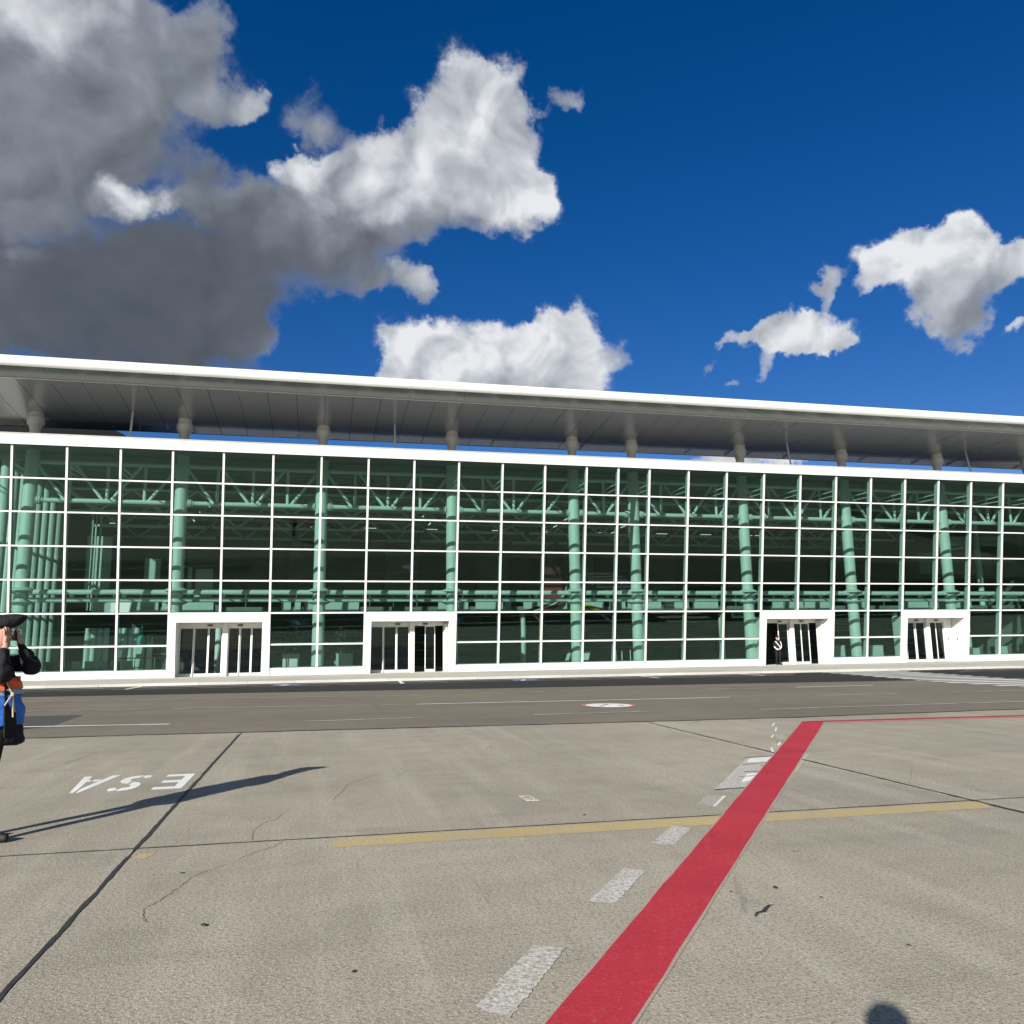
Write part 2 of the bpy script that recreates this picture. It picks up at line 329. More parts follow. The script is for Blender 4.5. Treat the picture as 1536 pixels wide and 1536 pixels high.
M['faint'] = paint_mat('faint_white_paint', (0.50, 0.47, 0.42), CON, 0.48, 0.06, 0.8, 0.3)
M['white'] = paint_mat('white_paint', (0.80, 0.79, 0.75), (0.4, 0.37, 0.32), 0.66, 0.08, 0.6)
M['roadwhite'] = paint_mat('road_line_paint', (0.52, 0.49, 0.42), (0.19, 0.17, 0.145), 0.54, 0.10, 0.35)
M['bluepaint'] = paint_mat('blue_paint', (0.12, 0.2, 0.38), (0.05, 0.05, 0.055), 0.56, 0.1)
M['streak'] = paint_mat('black_streak_paint', (0.03, 0.028, 0.028), (0.4, 0.39, 0.37), 0.55, 0.1)
M['metal'] = plain('white_powder_coat', (0.70, 0.70, 0.675), 0.42, var=0.05, scale=0.7)
M['steel'] = plain('white_painted_steel', (0.74, 0.74, 0.72), 0.4, var=0.04, scale=0.8)
M['frame_in'] = plain('grey_mullion_paint', (0.62, 0.62, 0.60), 0.45, var=0.04)
M['jamb'] = plain('white_door_lining', (0.74, 0.735, 0.70), 0.5, var=0.04)
def soffit_mat(name, c0, c1):
    t = NT(name); p = t.pos(); f = t.noise(t.scale(p, (0.5, 1.0, 1)), 0.9, 3)
    t.bsdf(t.mix(f, c0, c1), 0.19, 0.62, 0.5); return t.m
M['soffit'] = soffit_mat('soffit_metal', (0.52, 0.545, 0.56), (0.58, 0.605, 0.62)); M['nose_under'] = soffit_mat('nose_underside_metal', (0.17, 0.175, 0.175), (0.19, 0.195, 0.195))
M['seam'] = ground_mat('edge_seam_asphalt', (0.125, 0.11, 0.092), (0.16, 0.14, 0.12), (0.09, 0.08, 0.07), 0, 0.5)
M['trim'] = plain('pale_trim_metal', (0.72, 0.72, 0.69), 0.35)
M['black'] = plain('black_plastic', (0.012, 0.012, 0.013), 0.4)
M['darkroof'] = plain('dark_plant_cladding', (0.010, 0.011, 0.013), 0.8, spec=0.1)
M['roofdeck'] = plain('grey_roof_deck', (0.35, 0.35, 0.34), 0.8)
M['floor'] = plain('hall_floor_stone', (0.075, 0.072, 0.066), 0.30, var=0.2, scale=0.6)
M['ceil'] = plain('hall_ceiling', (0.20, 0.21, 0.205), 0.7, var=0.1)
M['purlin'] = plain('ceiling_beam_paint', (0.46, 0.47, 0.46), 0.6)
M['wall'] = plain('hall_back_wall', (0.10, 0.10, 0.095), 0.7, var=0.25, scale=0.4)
M['dimwall'] = plain('hall_grey_wall', (0.24, 0.235, 0.215), 0.7)
M['band'] = plain('white_laminate', (0.66, 0.67, 0.65), 0.5, var=0.04)
M['seat'] = plain('dark_seat_shell', (0.05, 0.055, 0.055), 0.4)
M['teal'] = plain('teal_sign', (0.02, 0.30, 0.29), 0.5)
M['mred'] = plain('mural_dark_red', (0.40, 0.04, 0.06), 0.6)
M['mdark'] = plain('mural_maroon', (0.13, 0.03, 0.035), 0.6)
M['mgold'] = plain('mural_gold', (0.80, 0.55, 0.06), 0.6)
M['mwhite'] = plain('mural_white', (0.7, 0.7, 0.68), 0.6)
M['leaf'] = plain('planter_leaves', (0.045, 0.09, 0.04), 0.6, var=0.4, scale=5)
M['balus'] = plain('balustrade_steel', (0.45, 0.46, 0.46), 0.3, 0.6)
def glass(name, tint, ior=1.5, refl=(0.95, 0.97, 0.96)):
    t = NT(name); fr = t.n('ShaderNodeFresnel'); t.l(t.math('MULTIPLY_ADD', t.n('ShaderNodeNewGeometry').outputs['Backfacing'], 1/ior-ior, ior), fr.inputs[0])
    tr = t.n('ShaderNodeBsdfTransparent'); tr.inputs[0].default_value = (*tint, 1)
    gl = t.n('ShaderNodeBsdfGlossy'); gl.inputs['Roughness'].default_value = 0.015; gl.inputs[0].default_value = (*refl, 1)
    p = t.pos(); b = t.n('ShaderNodeBump'); b.inputs['Strength'].default_value = 0.05; b.inputs['Distance'].default_value = 0.01
    t.l(t.noise(p, 0.9, 2), b.inputs['Height']); t.l(b.outputs[0], gl.inputs['Normal'])
    mx = t.n('ShaderNodeMixShader'); t.l(fr.outputs[0], mx.inputs[0]); t.l(tr.outputs[0], mx.inputs[1]); t.l(gl.outputs[0], mx.inputs[2])
    t.l(mx.outputs[0], t.out.inputs[0]); return t.m
M['glass'] = glass('green_glass', (0.655, 0.785, 0.745), 1.53, (0.66, 0.92, 0.80))
M['doorglass'] = glass('door_glass', (0.80, 0.84, 0.84), 1.38, (0.75, 0.9, 1.0))
t = NT('lamp_tube'); e = t.n('ShaderNodeEmission'); e.inputs[0].default_value = (1, 0.98, 0.92, 1); e.inputs[1].default_value = 0.8; t.l(e.outputs[0], t.out.inputs[0]); M['lamp'] = t.m
M['skin'] = plain('skin', (0.50, 0.27, 0.20), 0.55, var=0.08, scale=30)
t = NT('black_wool'); p = t.pos(); t.bsdf(t.mix(t.noise(p, 9.0, 5), (0.006, 0.006, 0.007), (0.019, 0.019, 0.022)), 0.8, 0, 0.25, t.noise(t.scale(p, (1, 1, 0.5)), 14.0, 4, 0.6), 0.9, 0.03); M['cloth'] = t.m
M['shoe'] = plain('black_leather', (0.010, 0.009, 0.009), 0.6, spec=0.3)
M['hair'] = plain('dark_hair', (0.025, 0.018, 0.013), 0.6, var=0.4, scale=60)
M['orange'] = plain('orange_cloth', (0.78, 0.13, 0.025), 0.8, scale=20)
M['blue'] = plain('blue_cloth', (0.028, 0.15, 0.55), 0.75, var=0.3, scale=25)
M['greycloth'] = plain('grey_cloth', (0.34, 0.36, 0.37), 0.8, scale=20)
M['glove'] = plain('white_strap', (0.78, 0.77, 0.74), 0.7)
M['cord'] = plain('pale_cord', (0.42, 0.36, 0.27), 0.8)
M['jacket'] = plain('dark_jacket', (0.03, 0.032, 0.04), 0.85)

# ------------------------------------------------------------------ ground, road, pavement
g = MB().box(-3000, 3000, -3000, 4000, -2.0, -0.06).build('ground', M['earth']); tag(g, kind='structure')
def edge_y(x): return 16.2-0.092*x if x < 9.5 else 15.33
def strip_y(x): return 30.0-0.125*x
def curb_y(x): return 37.45-0.05*x
XL, XR = -45.0, 75.0
apron = MB().box(XL-3, XR+8, -26, 21.5, -0.055, -0.022).build('apron', M['subbase']); tag(apron, kind='structure')
xj = [-1.37+7.55*k for k in range(-6, 11)]
yj = [-23.5, -15.8, -8.15, -0.42, 7.215, 19.2]
slab_meshes = {}
SH = 0.0335                      # the cross joints run about two degrees off square
for i in range(len(xj)-1):
    for j in range(len(yj)-1):
        w, d = 7.55-0.022, yj[j+1]-yj[j]-0.014
        key = round(d, 3)
        if key not in slab_meshes:
            k_ = SH*w/2; pl = [(-w/2, -d/2+k_), (w/2, -d/2-k_), (w/2, d/2-k_), (-w/2, d/2+k_)]
            slab_meshes[key] = MB().prism_z(pl, 0, 0.1).mesh('slab', M['concrete'])
        xc_ = (xj[i]+xj[i+1])/2
        place('slab', slab_meshes[key], (xc_, (yj[j]+yj[j+1])/2-SH*xc_, -0.1+random.uniform(-0.0006, 0.0004)), parent=apron)
def wob(a, b, n, amp, seed=1):
    rr = random.Random(seed); a, b = Vector(a), Vector(b); d = (b-a).normalized(); nn = Vector((-d.y, d.x)); k = 0
    out = []
    for i in range(n+1):
        k = 0.65*k+rr.uniform(-amp, amp); out.append(tuple(a+(b-a)*i/n+nn*(k if 0 < i < n else 0)))
    return out
def jag(base, amp, seed):
    rr = random.Random(seed); tab = [rr.uniform(1-amp, 1+amp) for _ in range(400)]
    return lambda t: base*tab[int(t*399)]
# bituminous joint sealant, widest towards the camera
def w1(t):
    b = 0.030+0.036*max(0, math.sin(min(1, max(0, (0.36-t)/0.36+0.02))*math.pi*0.8)); return b*jag(1, 0.28, 3)(t)
MB().ribbon(wob((-1.375, -8.1), (-1.37, 7.0), 150, 0.004, 5), w1, 0.0029).build('joint_sealant', M['tar'], apron)
MB().ribbon(wob((-1.37, 7.2), (-1.385, 16.0), 70, 0.004, 6), jag(0.036, 0.25, 4), 0.0029).build('joint_sealant', M['tar'], apron)
MB().ribbon(wob((6.17, 5.5), (6.34, 15.4), 80, 0.006, 7), jag(0.040, 0.3, 8), 0.0029).build('joint_sealant', M['tar'], apron)
MB().ribbon(wob((-8, 7.215+8*SH), (13, 7.215-13*SH), 200, 0.003, 9), jag(0.024, 0.35, 10), 0.0022).build('joint_sealant', M['tar'], apron)
# hairline cracks
cracks = [[(-0.92, 5.35), (-0.96, 5.45), (-0.99, 5.62), (-0.93, 5.75), (-0.86, 6.02), (-0.80, 6.3), (-0.62, 6.55)],
          [(-0.55, 6.70), (-0.42, 6.9), (-0.32, 7.0), (-0.25, 7.16)], [(-0.50, 7.30), (-0.52, 7.65), (-0.46, 7.95), (-0.34, 8.1), (-0.3, 8.4)],
          [(0.18, 8.9), (0.30, 9.5), (0.36, 9.9), (0.62, 10.3), (0.95, 10.7)], [(0.95, 10.2), (1.1, 10.6), (1.02, 11.1), (1.3, 11.4)],
          [(2.46, 4.50), (2.50, 4.56), (2.56, 4.58), (2.63, 4.66), (2.67, 4.67)],
          [(6.9, 9.4), (8.3, 9.7), (9.6, 9.75)]]
for k, c_ in enumerate(cracks):
    pts = []
    for a, b in zip(c_[:-1], c_[1:]): pts += wob(a, b, 8, 0.008, 20+k)[:-1]
    MB().ribbon(pts+[c_[-1]], (lambda t: 0.006+0.022*abs(math.sin(t*3.1))) if k == 5 else jag(0.0055, 0.5, k), 0.0013).build('crack', M['tar'] if k == 5 else M['crack'], apron)
def mark(name, poly, mat, parent, z=0.005, ragged=0.0, n=26, seed=3):
    if not ragged or len(poly) != 4: return MB().sheet(poly, z).build(name, mat, parent)
    rr = random.Random(seed); p0, p1, p2, p3 = [Vector(p) for p in poly]
    if (p1-p0).length > (p3-p0).length: p0, p1, p2, p3 = p1, p2, p3, p0      # run the strip along the long side
    jit = lambda: Vector((rr.uniform(-ragged, ragged), rr.uniform(-ragged, ragged)))
    A = [p0+(p3-p0)*i/n+jit() for i in range(n+1)]; B = [p1+(p2-p1)*i/n+jit() for i in range(n+1)]
    C = [a.lerp(b, 0.33) for a, b in zip(A, B)]; D = [a.lerp(b, 0.67) for a, b in zip(A, B)]
    for r_ in (C, D):
        for e in (0, n): r_[e] = r_[e]+jit()
    m = MB(); cols = (A, C, D, B); vs = [(*v, z) for c_ in cols for v in c_]
    m.add(vs, [(k*(n+1)+i, (k+1)*(n+1)+i, (k+1)*(n+1)+i+1, k*(n+1)+i+1) for k in range(3) for i in range(n)])
    return m.build(name, mat, parent)
# red walkway line: long leg towards the camera, then along the road
L0, L1 = Vector((0.95, 3.54)), Vector((9.17, 14.55)); R0, R1 = Vector((1.29, 3.44)), Vector((9.50, 14.33))
d_ = (L1-L0).normalized(); e_ = (R1-R0).normalized()
mark('red_line', [tuple(L0-d_*9), tuple(L1), tuple(R1), tuple(R0-e_*9)], M['red'], apron, 0.0042, 0.004, 90)
mark('red_line_edge', [tuple(L0-d_*9+Vector((-.014, .0))), tuple(L1+Vector((-.014, 0))), tuple(R1+Vector((.022, 0))), tuple(R0-e_*9+Vector((.022, 0)))], M['pinkedge'], apron, 0.0031, 0.006, 90, 8)
mark('red_line', [(9.22, 14.57), (13.98, 14.17), (40, 12.0), (40, 11.86), (13.8, 13.97), (9.55, 14.34)], M['redline'], apron, 0.0042, 0.004, 40)
mark('faded_line', [(9.57, 14.325), (13.8, 13.955), (40, 11.845), (40, 11.65), (13.57, 13.77), (9.62, 14.10)], M['pink'], apron, 0.0031, 0.004, 30)
mark('yellow_line', [(0.15, 7.155), (6.22, 6.955), (6.10, 6.66), (0.14, 6.845)], M['yellow'], apron, 0.0015, 0.008, 60)
mark('yellow_dab', [(-1.31, 7.06), (-1.19, 7.04), (-1.24, 6.90), (-1.33, 6.92)], M['yellow'], apron, 0.0015, 0.008, 10)
for k, q in enumerate([[(0.70, 3.77), (0.82, 3.62), (1.28, 4.34), (1.12, 4.41)], [(1.63, 5.03), (1.78, 4.95), (2.23, 5.57), (2.10, 5.66)],
          [(2.57, 6.28), (2.70, 6.15), (3.11, 6.71), (2.97, 6.80)]]):
    mark('dash', q, M['wornwhite'], apron, 0.0026, 0.010, 40, 30+k)
for k, q in enumerate([[(3.58, 7.59), (3.70, 7.46), (4.04, 7.93), (3.92, 8.04)], [(6.5, 11.15), (6.62, 11.0), (6.98, 11.6), (6.86, 11.75)], [(7.15, 12.1), (7.25, 12.0), (7.62, 12.65), (7.5, 12.75)]]):
    mark('dash', q, M['faint'], apron, 0.0016, 0.006, 24, 40+k)
for a, b in [((3.70, 7.46), (4.05, 7.92)), ((6.28, 10.75), (6.52, 11.2)), ((6.75, 11.4), (7.0, 11.75)), ((7.2, 12.35), (7.45, 12.7)), ((7.75, 13.15), (8.1, 13.7)), ((8.2, 14.0), (8.5, 14.45))]:
    MB().ribbon([a, b], 0.03, 0.0027).build('dash_edge', M['white'], apron)
# white stencil field under the red line
mark('white_field', [(4.13, 8.30), (5.02, 8.36), (6.62, 10.40), (5.66, 10.36)], M['wornwhite'], apron, 0.0014, 0.006, 26)
mark('white_field', [(4.62, 8.62), (4.86, 8.70), (5.22, 9.16), (4.98, 9.14)], M['white'], apron, 0.0022, 0.004, 12)
mark('white_field', [(5.42, 9.95), (5.80, 9.96), (6.02, 10.30), (5.66, 10.30)], M['white'], apron, 0.0022, 0.004, 12)
for a, b, w_ in [((4.12, 8.27), (4.72, 8.33), 0.035), ((5.28, 9.80), (5.90, 9.88), 0.045), ((5.45, 9.62), (5.85, 9.66), 0.05), ((5.0, 9.25), (5.3, 9.25), 0.03), ((5.64, 10.37), (6.35, 10.42), 0.04), ((4.75, 8.95), (5.1, 8.97), 0.025)]:
    MB().ribbon(wob(a, b, 10, 0.008, int(a[0]*100)), jag(w_, 0.5, 5), 0.0028).build('tyre_streak', M['streak'], apron)
MB().prism_z([(2.06, 8.28), (2.19, 8.25), (2.16, 8.55), (2.05, 8.57)], 0.0, 0.0045).build('survey_tile', M['wornwhite'], apron)
MB().prism_z([(2.09, 8.36), (2.14, 8.35), (2.13, 8.46), (2.09, 8.47)], 0.0046, 0.0062).build('survey_tile', M['concrete'], apron)
# white curved scraps of old marking by the road edge
for a, b, w_ in [((4.2, 15.35), (4.75, 15.3), 0.08), ((3.55, 15.4), (4.2, 15.33), 0.05), ((8.55, 14.95), (8.95, 14.9), 0.09), ((-3.9, 16.5), (-2.6, 16.45), 0.1)]:
    MB().ribbon([a, b], w_, 0.003).build('old_mark', M['faint'], apron)
# loose stones and rubber crumbs on the concrete
sm = MB().lathe((0, 0, 0), [(0.006, 0.0), (0.013, 0.003), (0.011, 0.009), (0.003, 0.012)], 6).mesh('stone', M['tar'])
for x, y in [(3.02, 4.72), (3.48, 5.75), (3.5, 5.74), (2.86, 4.97), (2.55, 4.97), (2.98, 3.9), (0.2, 4.3), (-0.6, 5.2), (1.8, 8.9), (-0.9, 6.4), (2.4, 7.45), (3.35, 3.42), (3.12, 6.35)]:
    o = place('stone', sm, (x, y, 0.001), (0, 0, x*7), apron); s_ = random.uniform(0.5, 1.5); o.scale = (s_*1.5, s_, s_*0.6)
rr_ = random.Random(77)
for k in range(16):
    x0 = rr_.uniform(-4.5, 9.5); y0 = rr_.uniform(4.2, 14.0); L_ = rr_.uniform(0.25, 1.6); an_ = rr_.gauss(0.15, 0.5)
    a_ = (x0, y0); b_ = (x0+L_*math.sin(an_), y0+L_*math.cos(an_))
    if b_[1] > 15: continue
    MB().ribbon(wob(a_, b_, 8, 0.012, 300+k), (lambda t, w_=rr_.uniform(0.012, 0.045): w_*math.sin(math.pi*min(1, t*0.9+0.05))+0.003), 0.0011).build('scuff_mark', M['scuff'], apron)
# stencilled letters, read from the terminal side
def letter(name, polys, ox, oy, W, H_):
    m = MB()
    for pl in polys: m.sheet([(ox-u*W, oy-v*H_) for u, v in pl], 0.002)
    return m.build(name, M['white'], apron)
letter('letter_e', [[(0, 0), (1, 0), (1, 0.15), (0.30, 0.15), (0.30, 0.42), (0.92, 0.42), (0.92, 0.58), (0.30, 0.58), (0.30, 0.85), (1, 0.85), (1, 1), (0, 1)]], -1.48, 11.26, 0.32, 1.12)
def arc(cx, cy, r0x, r0y, a0, a1, th, n=9):
    o_ = []; i_ = []
    for k in range(n+1):
        a = R(a0+(a1-a0)*k/n); o_.append((cx+r0x*math.cos(a), cy+r0y*math.sin(a))); i_.append((cx+(r0x-th)*math.cos(a), cy+(r0y-th*0.55)*math.sin(a)))
    return o_+i_[::-1]
letter('letter_s', [arc(0.5, 0.72, 0.5, 0.28, 70, 262, 0.34), arc(0.5, 0.28, 0.5, 0.28, 82, -110, 0.34),
                    [(0.70, 0.84), (0.86, 0.78), (1.0, 0.82), (1.0, 0.93), (0.85, 1.0), (0.70, 0.97)], [(0.30, 0.16), (0.14, 0.22), (0.0, 0.18), (0.0, 0.07), (0.15, 0.0), (0.30, 0.03)]], -1.98, 11.30, 0.30, 1.13)
letter('letter_a', [[(0.0, 0), (0.24, 0), (0.50, 0.78), (0.47, 1.0), (0.40, 1.0)], [(1.0, 0), (0.78, 0), (0.70, 0.25), (0.62, 0.25), (0.58, 0.36), (0.67, 0.36), (0.56, 0.78), (0.53, 1.0), (0.62, 1.0)], [(0.33, 0.25), (0.57, 0.25), (0.53, 0.36), (0.37, 0.36)]], -2.38, 11.42, 0.42, 1.24)

# road
xs = [XL, -20, -9.6, -4.5, 0, 5, 9.5, 15, 24, 40, XR]
road = MB().sheet([(x, edge_y(x)) for x in xs]+[(x, curb_y(x)) for x in xs[::-1]], 0.0).build('road', M['asphalt']); road.location.z += 0.006; ORG[road.name] = Vector(road.location); tag(road, kind='structure')
RZ = 0.006
def rmark(name, poly, mat, z=0.004, **k): return mark(name, poly, mat, road, RZ+z, **k)
rmark('fresh_asphalt_strip', [(x, strip_y(x)) for x in (XL, -9.6, 0, 10, 22, 40, XR)]+[(x, curb_y(x)-0.01) for x in (XR, 0, XL)], M['fresh'])
rmark('dark_patch', [(-30, 24.6), (-5.51, 21.98), (-5.38, 19.02), (-5.85, 18.36), (-7.2, 18.15), (-30, 18.6)], M['patch'])  # darker-toned polygon laid over the left part of the road
rmark('worn_band', [(XL, edge_y(XL)), (-9, edge_y(-9)), (9.5, edge_y(9.5)), (30, 15.33), (30, 15.75), (9.5, 15.95), (-9, edge_y(-9)+0.75), (XL, edge_y(XL)+0.8)], M['patch'] if False else M['asphalt'], 0.003)
MB().ribbon(wob((-30, edge_y(-30)-0.03), (9.5, edge_y(9.5)-0.03), 150, 0.03, 51), jag(0.07, 0.7, 52), RZ+0.006).build('edge_seam', M['seam'], road)
MB().ribbon(wob((9.5, 15.32), (40, 15.3), 90, 0.03, 53), jag(0.07, 0.7, 54), RZ+0.006).build('edge_seam', M['seam'], road)
def line(a, b, w_, mat='roadwhite', n=30, z=0.008): return MB().ribbon(wob(a, b, n, 0.006, int(abs(a[0])*37+1)), jag(w_, 0.15, 6), RZ+z).build('lane_line', M[mat], road)
line((-22, 21.8), (-2.99, 18.55), 0.13, 'white'); line((-0.29, 18.13), (2.19, 18.14), 0.13); line((4.64, 17.88), (7.29, 17.74), 0.13)
line((9.83, 17.29), (30, 16.6), 0.13)
line((-20, 25.9), (1.35, 22.51), 0.13); line((1.6, 22.40), (2.22, 22.39), 0.13); line((2.56, 22.25), (11.24, 21.35), 0.13, 'white'); line((13.78, 20.96), (16.26, 20.79), 0.15); line((18.07, 20.8), (40, 19.6), 0.15)
line((-20, 30.2), (3.14, 26.34), 0.14); line((5.11, 26.55), (9.2, 26.18), 0.14); line((12.4, 25.2), (15.0, 25.0), 0.14); line((15.6, 25.03), (18.5, 24.9), 0.14, 'white')
for off, w_ in ((-1.15, 0.16), (-0.05, 0.0)):
    if w_:
        line((-30, curb_y(-30)+off), (22, curb_y(22)+off), w_, 'white'); line((31, curb_y(31)+off), (60, curb_y(60)+off), w_, 'white')
line((-30, curb_y(-30)-2.6), (21, curb_y(21)-2.6), 0.12, 'roadwhite'); line((29.5, curb_y(29.5)-2.6), (60, curb_y(60)-2.6), 0.12, 'roadwhite')
for x in (-7.38, 3.4, 14.6, 19.6, 34.5):
    MB().ribbon([(x, curb_y(x)-2.6), (x+0.1, curb_y(x)-0.2)], 0.16, RZ+0.0085).build('bay_line', M['white'], road)
for x in (-1.35, 8.7):
    y = curb_y(x)-1.75; mark('blue_bay_symbol', [(x-0.6, y-0.9), (x+0.5, y-0.9), (x+0.7, y+0.5), (x-0.4, y+0.5)], M['bluepaint'], road, RZ+0.0095, 0.02, 10)
    mark('bay_symbol_mark', [(x-0.25, y-0.6), (x-0.05, y-0.6), (x+0.2, y+0.25), (x, y+0.25)], M['white'], road, RZ+0.0135, 0.01, 8)
# zebra crossing
k = 0; y = 21.3
while y < 36.2:
    xl = 21.55+max(0, (y-24.5))*0.205; xr = xl+3.75+max(0, y-26)*0.045
    mark('crossing_stripe', [(xl, y+0.25), (xr, y+0.05), (xr+0.1, y+0.57), (xl+0.1, y+0.77)], M['white'], road, RZ+0.014, 0.012, 16, int(y*10)); y += 1.08
# painted speed roundel on the lane: red ring, white disc, worn grey figures
def ring(r0, r1, z, name, mat, n=40, cx=7.1, cy=19.85, sy=1.18):
    m = MB()
    for i in range(n):
        a, b = 2*math.pi*i/n, 2*math.pi*(i+1)/n
        P_ = lambda r, t_: (cx+r*math.cos(t_)-0.06*r*math.sin(t_), cy+sy*r*math.sin(t_), z)
        if r0 == 0: m.add([(cx, cy, z), P_(r1, a), P_(r1, b)], [(0, 1, 2)])
        else: m.add([P_(r0, a), P_(r1, a), P_(r1, b), P_(r0, b)], [(0, 1, 2, 3)])
    return m.build(name, mat, road)
ring(0.55, 0.66, RZ+0.0085, 'roundel_ring', M['pink']); ring(0, 0.55, RZ+0.0082, 'roundel_disc', M['white'])
for (x0, x1, y0, y1) in [(-0.30, -0.18, -0.28, -0.1), (-0.06, 0.06, 0.15, 0.3), (0.18, 0.36, -0.26, -0.12)]:
    mark('roundel_figure', [(7.1+x0, 19.85+y0), (7.1+x1, 19.85+y0), (7.1+x1, 19.85+y1), (7.1+x0, 19.85+y1)], M['asphalt'], road, RZ+0.0125, 0.02, 6)

# pavement in front of the terminal
pave = MB().prism_z([(XL, curb_y(XL)+0.16), (XR, curb_y(XR)+0.16), (XR, 44.94), (XL, 44.94)], 0.0, 0.12).build('pavement', M['pave']); tag(pave, kind='structure')
x = XL
while x < XR:
    x1 = min(x+2.0, XR); MB().prism_z([(x+0.005, curb_y(x)), (x1-0.005, curb_y(x1)), (x1-0.005, curb_y(x1)+0.155), (x+0.005, curb_y(x)+0.155)], 0.0, 0.124).build('kerb_stone', M['pave'], pave); x = x1

# ------------------------------------------------------------------ terminal: glazed front
FD, TILT, Z0 = 45.0, R(9.334), 0.12
PW, PN, MX0 = 2.4504, 1.9136, -14.829
ROWS = [0.36, 1.616, 3.263, 4.939, 6.605, 8.283, 9.934, 11.567]
def mx(m):
    if m <= 12: return MX0+m*PW
    if m >= 14: return MX0+12*PW+2*PN+(m-14)*PW
    return MX0+12*PW+PN
def FP(X, s, o=0.0): return Vector((X, FD-s*math.sin(TILT)-o*math.cos(TILT), Z0+s*math.cos(TILT)-o*math.sin(TILT)))
def fbox(m, X0, X1, s0, s1, o0, o1, mi=0):
    return m.hexa([FP(X0, s0, o1), FP(X1, s0, o1), FP(X1, s0, o0), FP(X0, s0, o0), FP(X0, s1, o1), FP(X1, s1, o1), FP(X1, s1, o0), FP(X0, s1, o0)], mi)
MA, MZ = -1, 28            # first and last mullion
XA, XZ = mx(MA), mx(MZ)
PORTALS = [(3, 5), (7, 9), (17, 19), (21, 23)]
term = thing('terminal_building', (14, 45, 0), 'long white terminal with green glass front and overhanging wing roof', 'building')
def in_portal(m0): return any(a <= m0 < b for a, b in PORTALS)
HM, HT = 0.051, 0.038      # half widths of mullion and transom caps
pane_mesh = {}
for m_ in range(MA, MZ):
    for r_ in range(7):
        if in_portal(m_) and r_ < 2: continue
        w_ = mx(m_+1)-mx(m_)-2*HM+0.02; s0 = ROWS[r_]; s1 = ROWS[r_+1]; h_ = s1-s0-2*HT+0.02
        key = (round(w_, 3), r_)
        if key not in pane_mesh: pane_mesh[key] = MB().box(-w_/2, w_/2, 0.0, 0.022, -h_/2, h_/2).mesh('pane', M['glass'])
        place('pane', pane_mesh[key], FP((mx(m_)+mx(m_+1))/2, (s0+s1)/2, -0.02), (TILT+R(random.uniform(-0.12, 0.12)), 0, R(random.uniform(-0.12, 0.12))), term)
for m_ in range(MA, MZ+1):
    X = mx(m_); inside = any(a < m_ < b for a, b in PORTALS); s0 = ROWS[2]-HT if inside else ROWS[0]-0.02
    if any(m_ in ab for ab in PORTALS): s0 = ROWS[2]-HT
    o = MB(); fbox(o, X-HM, X+HM, s0, 11.62, -0.005, 0.05); o = o.build('mullion', M['metal'], term)
    f_ = MB(); fbox(f_, X-0.045, X+0.045, s0, 11.60, -0.29, -0.045); f_.build('mullion_fin', M['frame_in'], o)
for r_ in range(1, 7):
    spans = []; a = MA
    if r_ >= 2: spans = [(MA, MZ)]
    else:
        for p0, p1 in PORTALS: spans.append((a, p0)); a = p1
        spans.append((a, MZ))
    for a, b in spans:
        o = MB(); fbox(o, mx(a)+(HM if r_ == 1 else 0), mx(b)-(HM if r_ == 1 else 0), ROWS[r_]-HT, ROWS[r_]+HT, 0.0, 0.043); o = o.build('transom', M['metal'], term)
        for k in range(a, b):
            f_ = MB(); fbox(f_, mx(k)+0.047, mx(k+1)-0.047, ROWS[r_]-0.04, ROWS[r_]+0.04, -0.21, -0.045); f_.build('transom_fin', M['frame_in'], o)
o = MB(); fbox(o, XA-0.4, XZ+0.4, 11.60, 12.02, -0.55, 0.10); band = o.build('top_band', M['metal'], term)
xs_ = [XA-0.4]+[mx(m_) for m_ in range(MA+2, MZ-1, 2)]+[XZ+0.4]
for a, b in zip(xs_[:-1], xs_[1:]):
    o = MB(); fbox(o, a+0.006, b-0.006, 11.56, 12.04, 0.102, 0.16); o.build('band_panel', M['metal'], band)
o = MB(); fbox(o, XA-0.4, XZ+0.4, 11.535, 11.558, -0.3, 0.09); o.build('drip_strip', M['black'], band)
a = MA
for p0, p1 in PORTALS+[(MZ, MZ)]:
    o = MB(); fbox(o, mx(a)-(0 if a > MA else 0.4), mx(p0)+(0 if p0 < MZ else 0.4), 0.0, 0.385, -0.28, 0.07); o.build('sill', M['metal'], term, bevel=0.015); a = p1
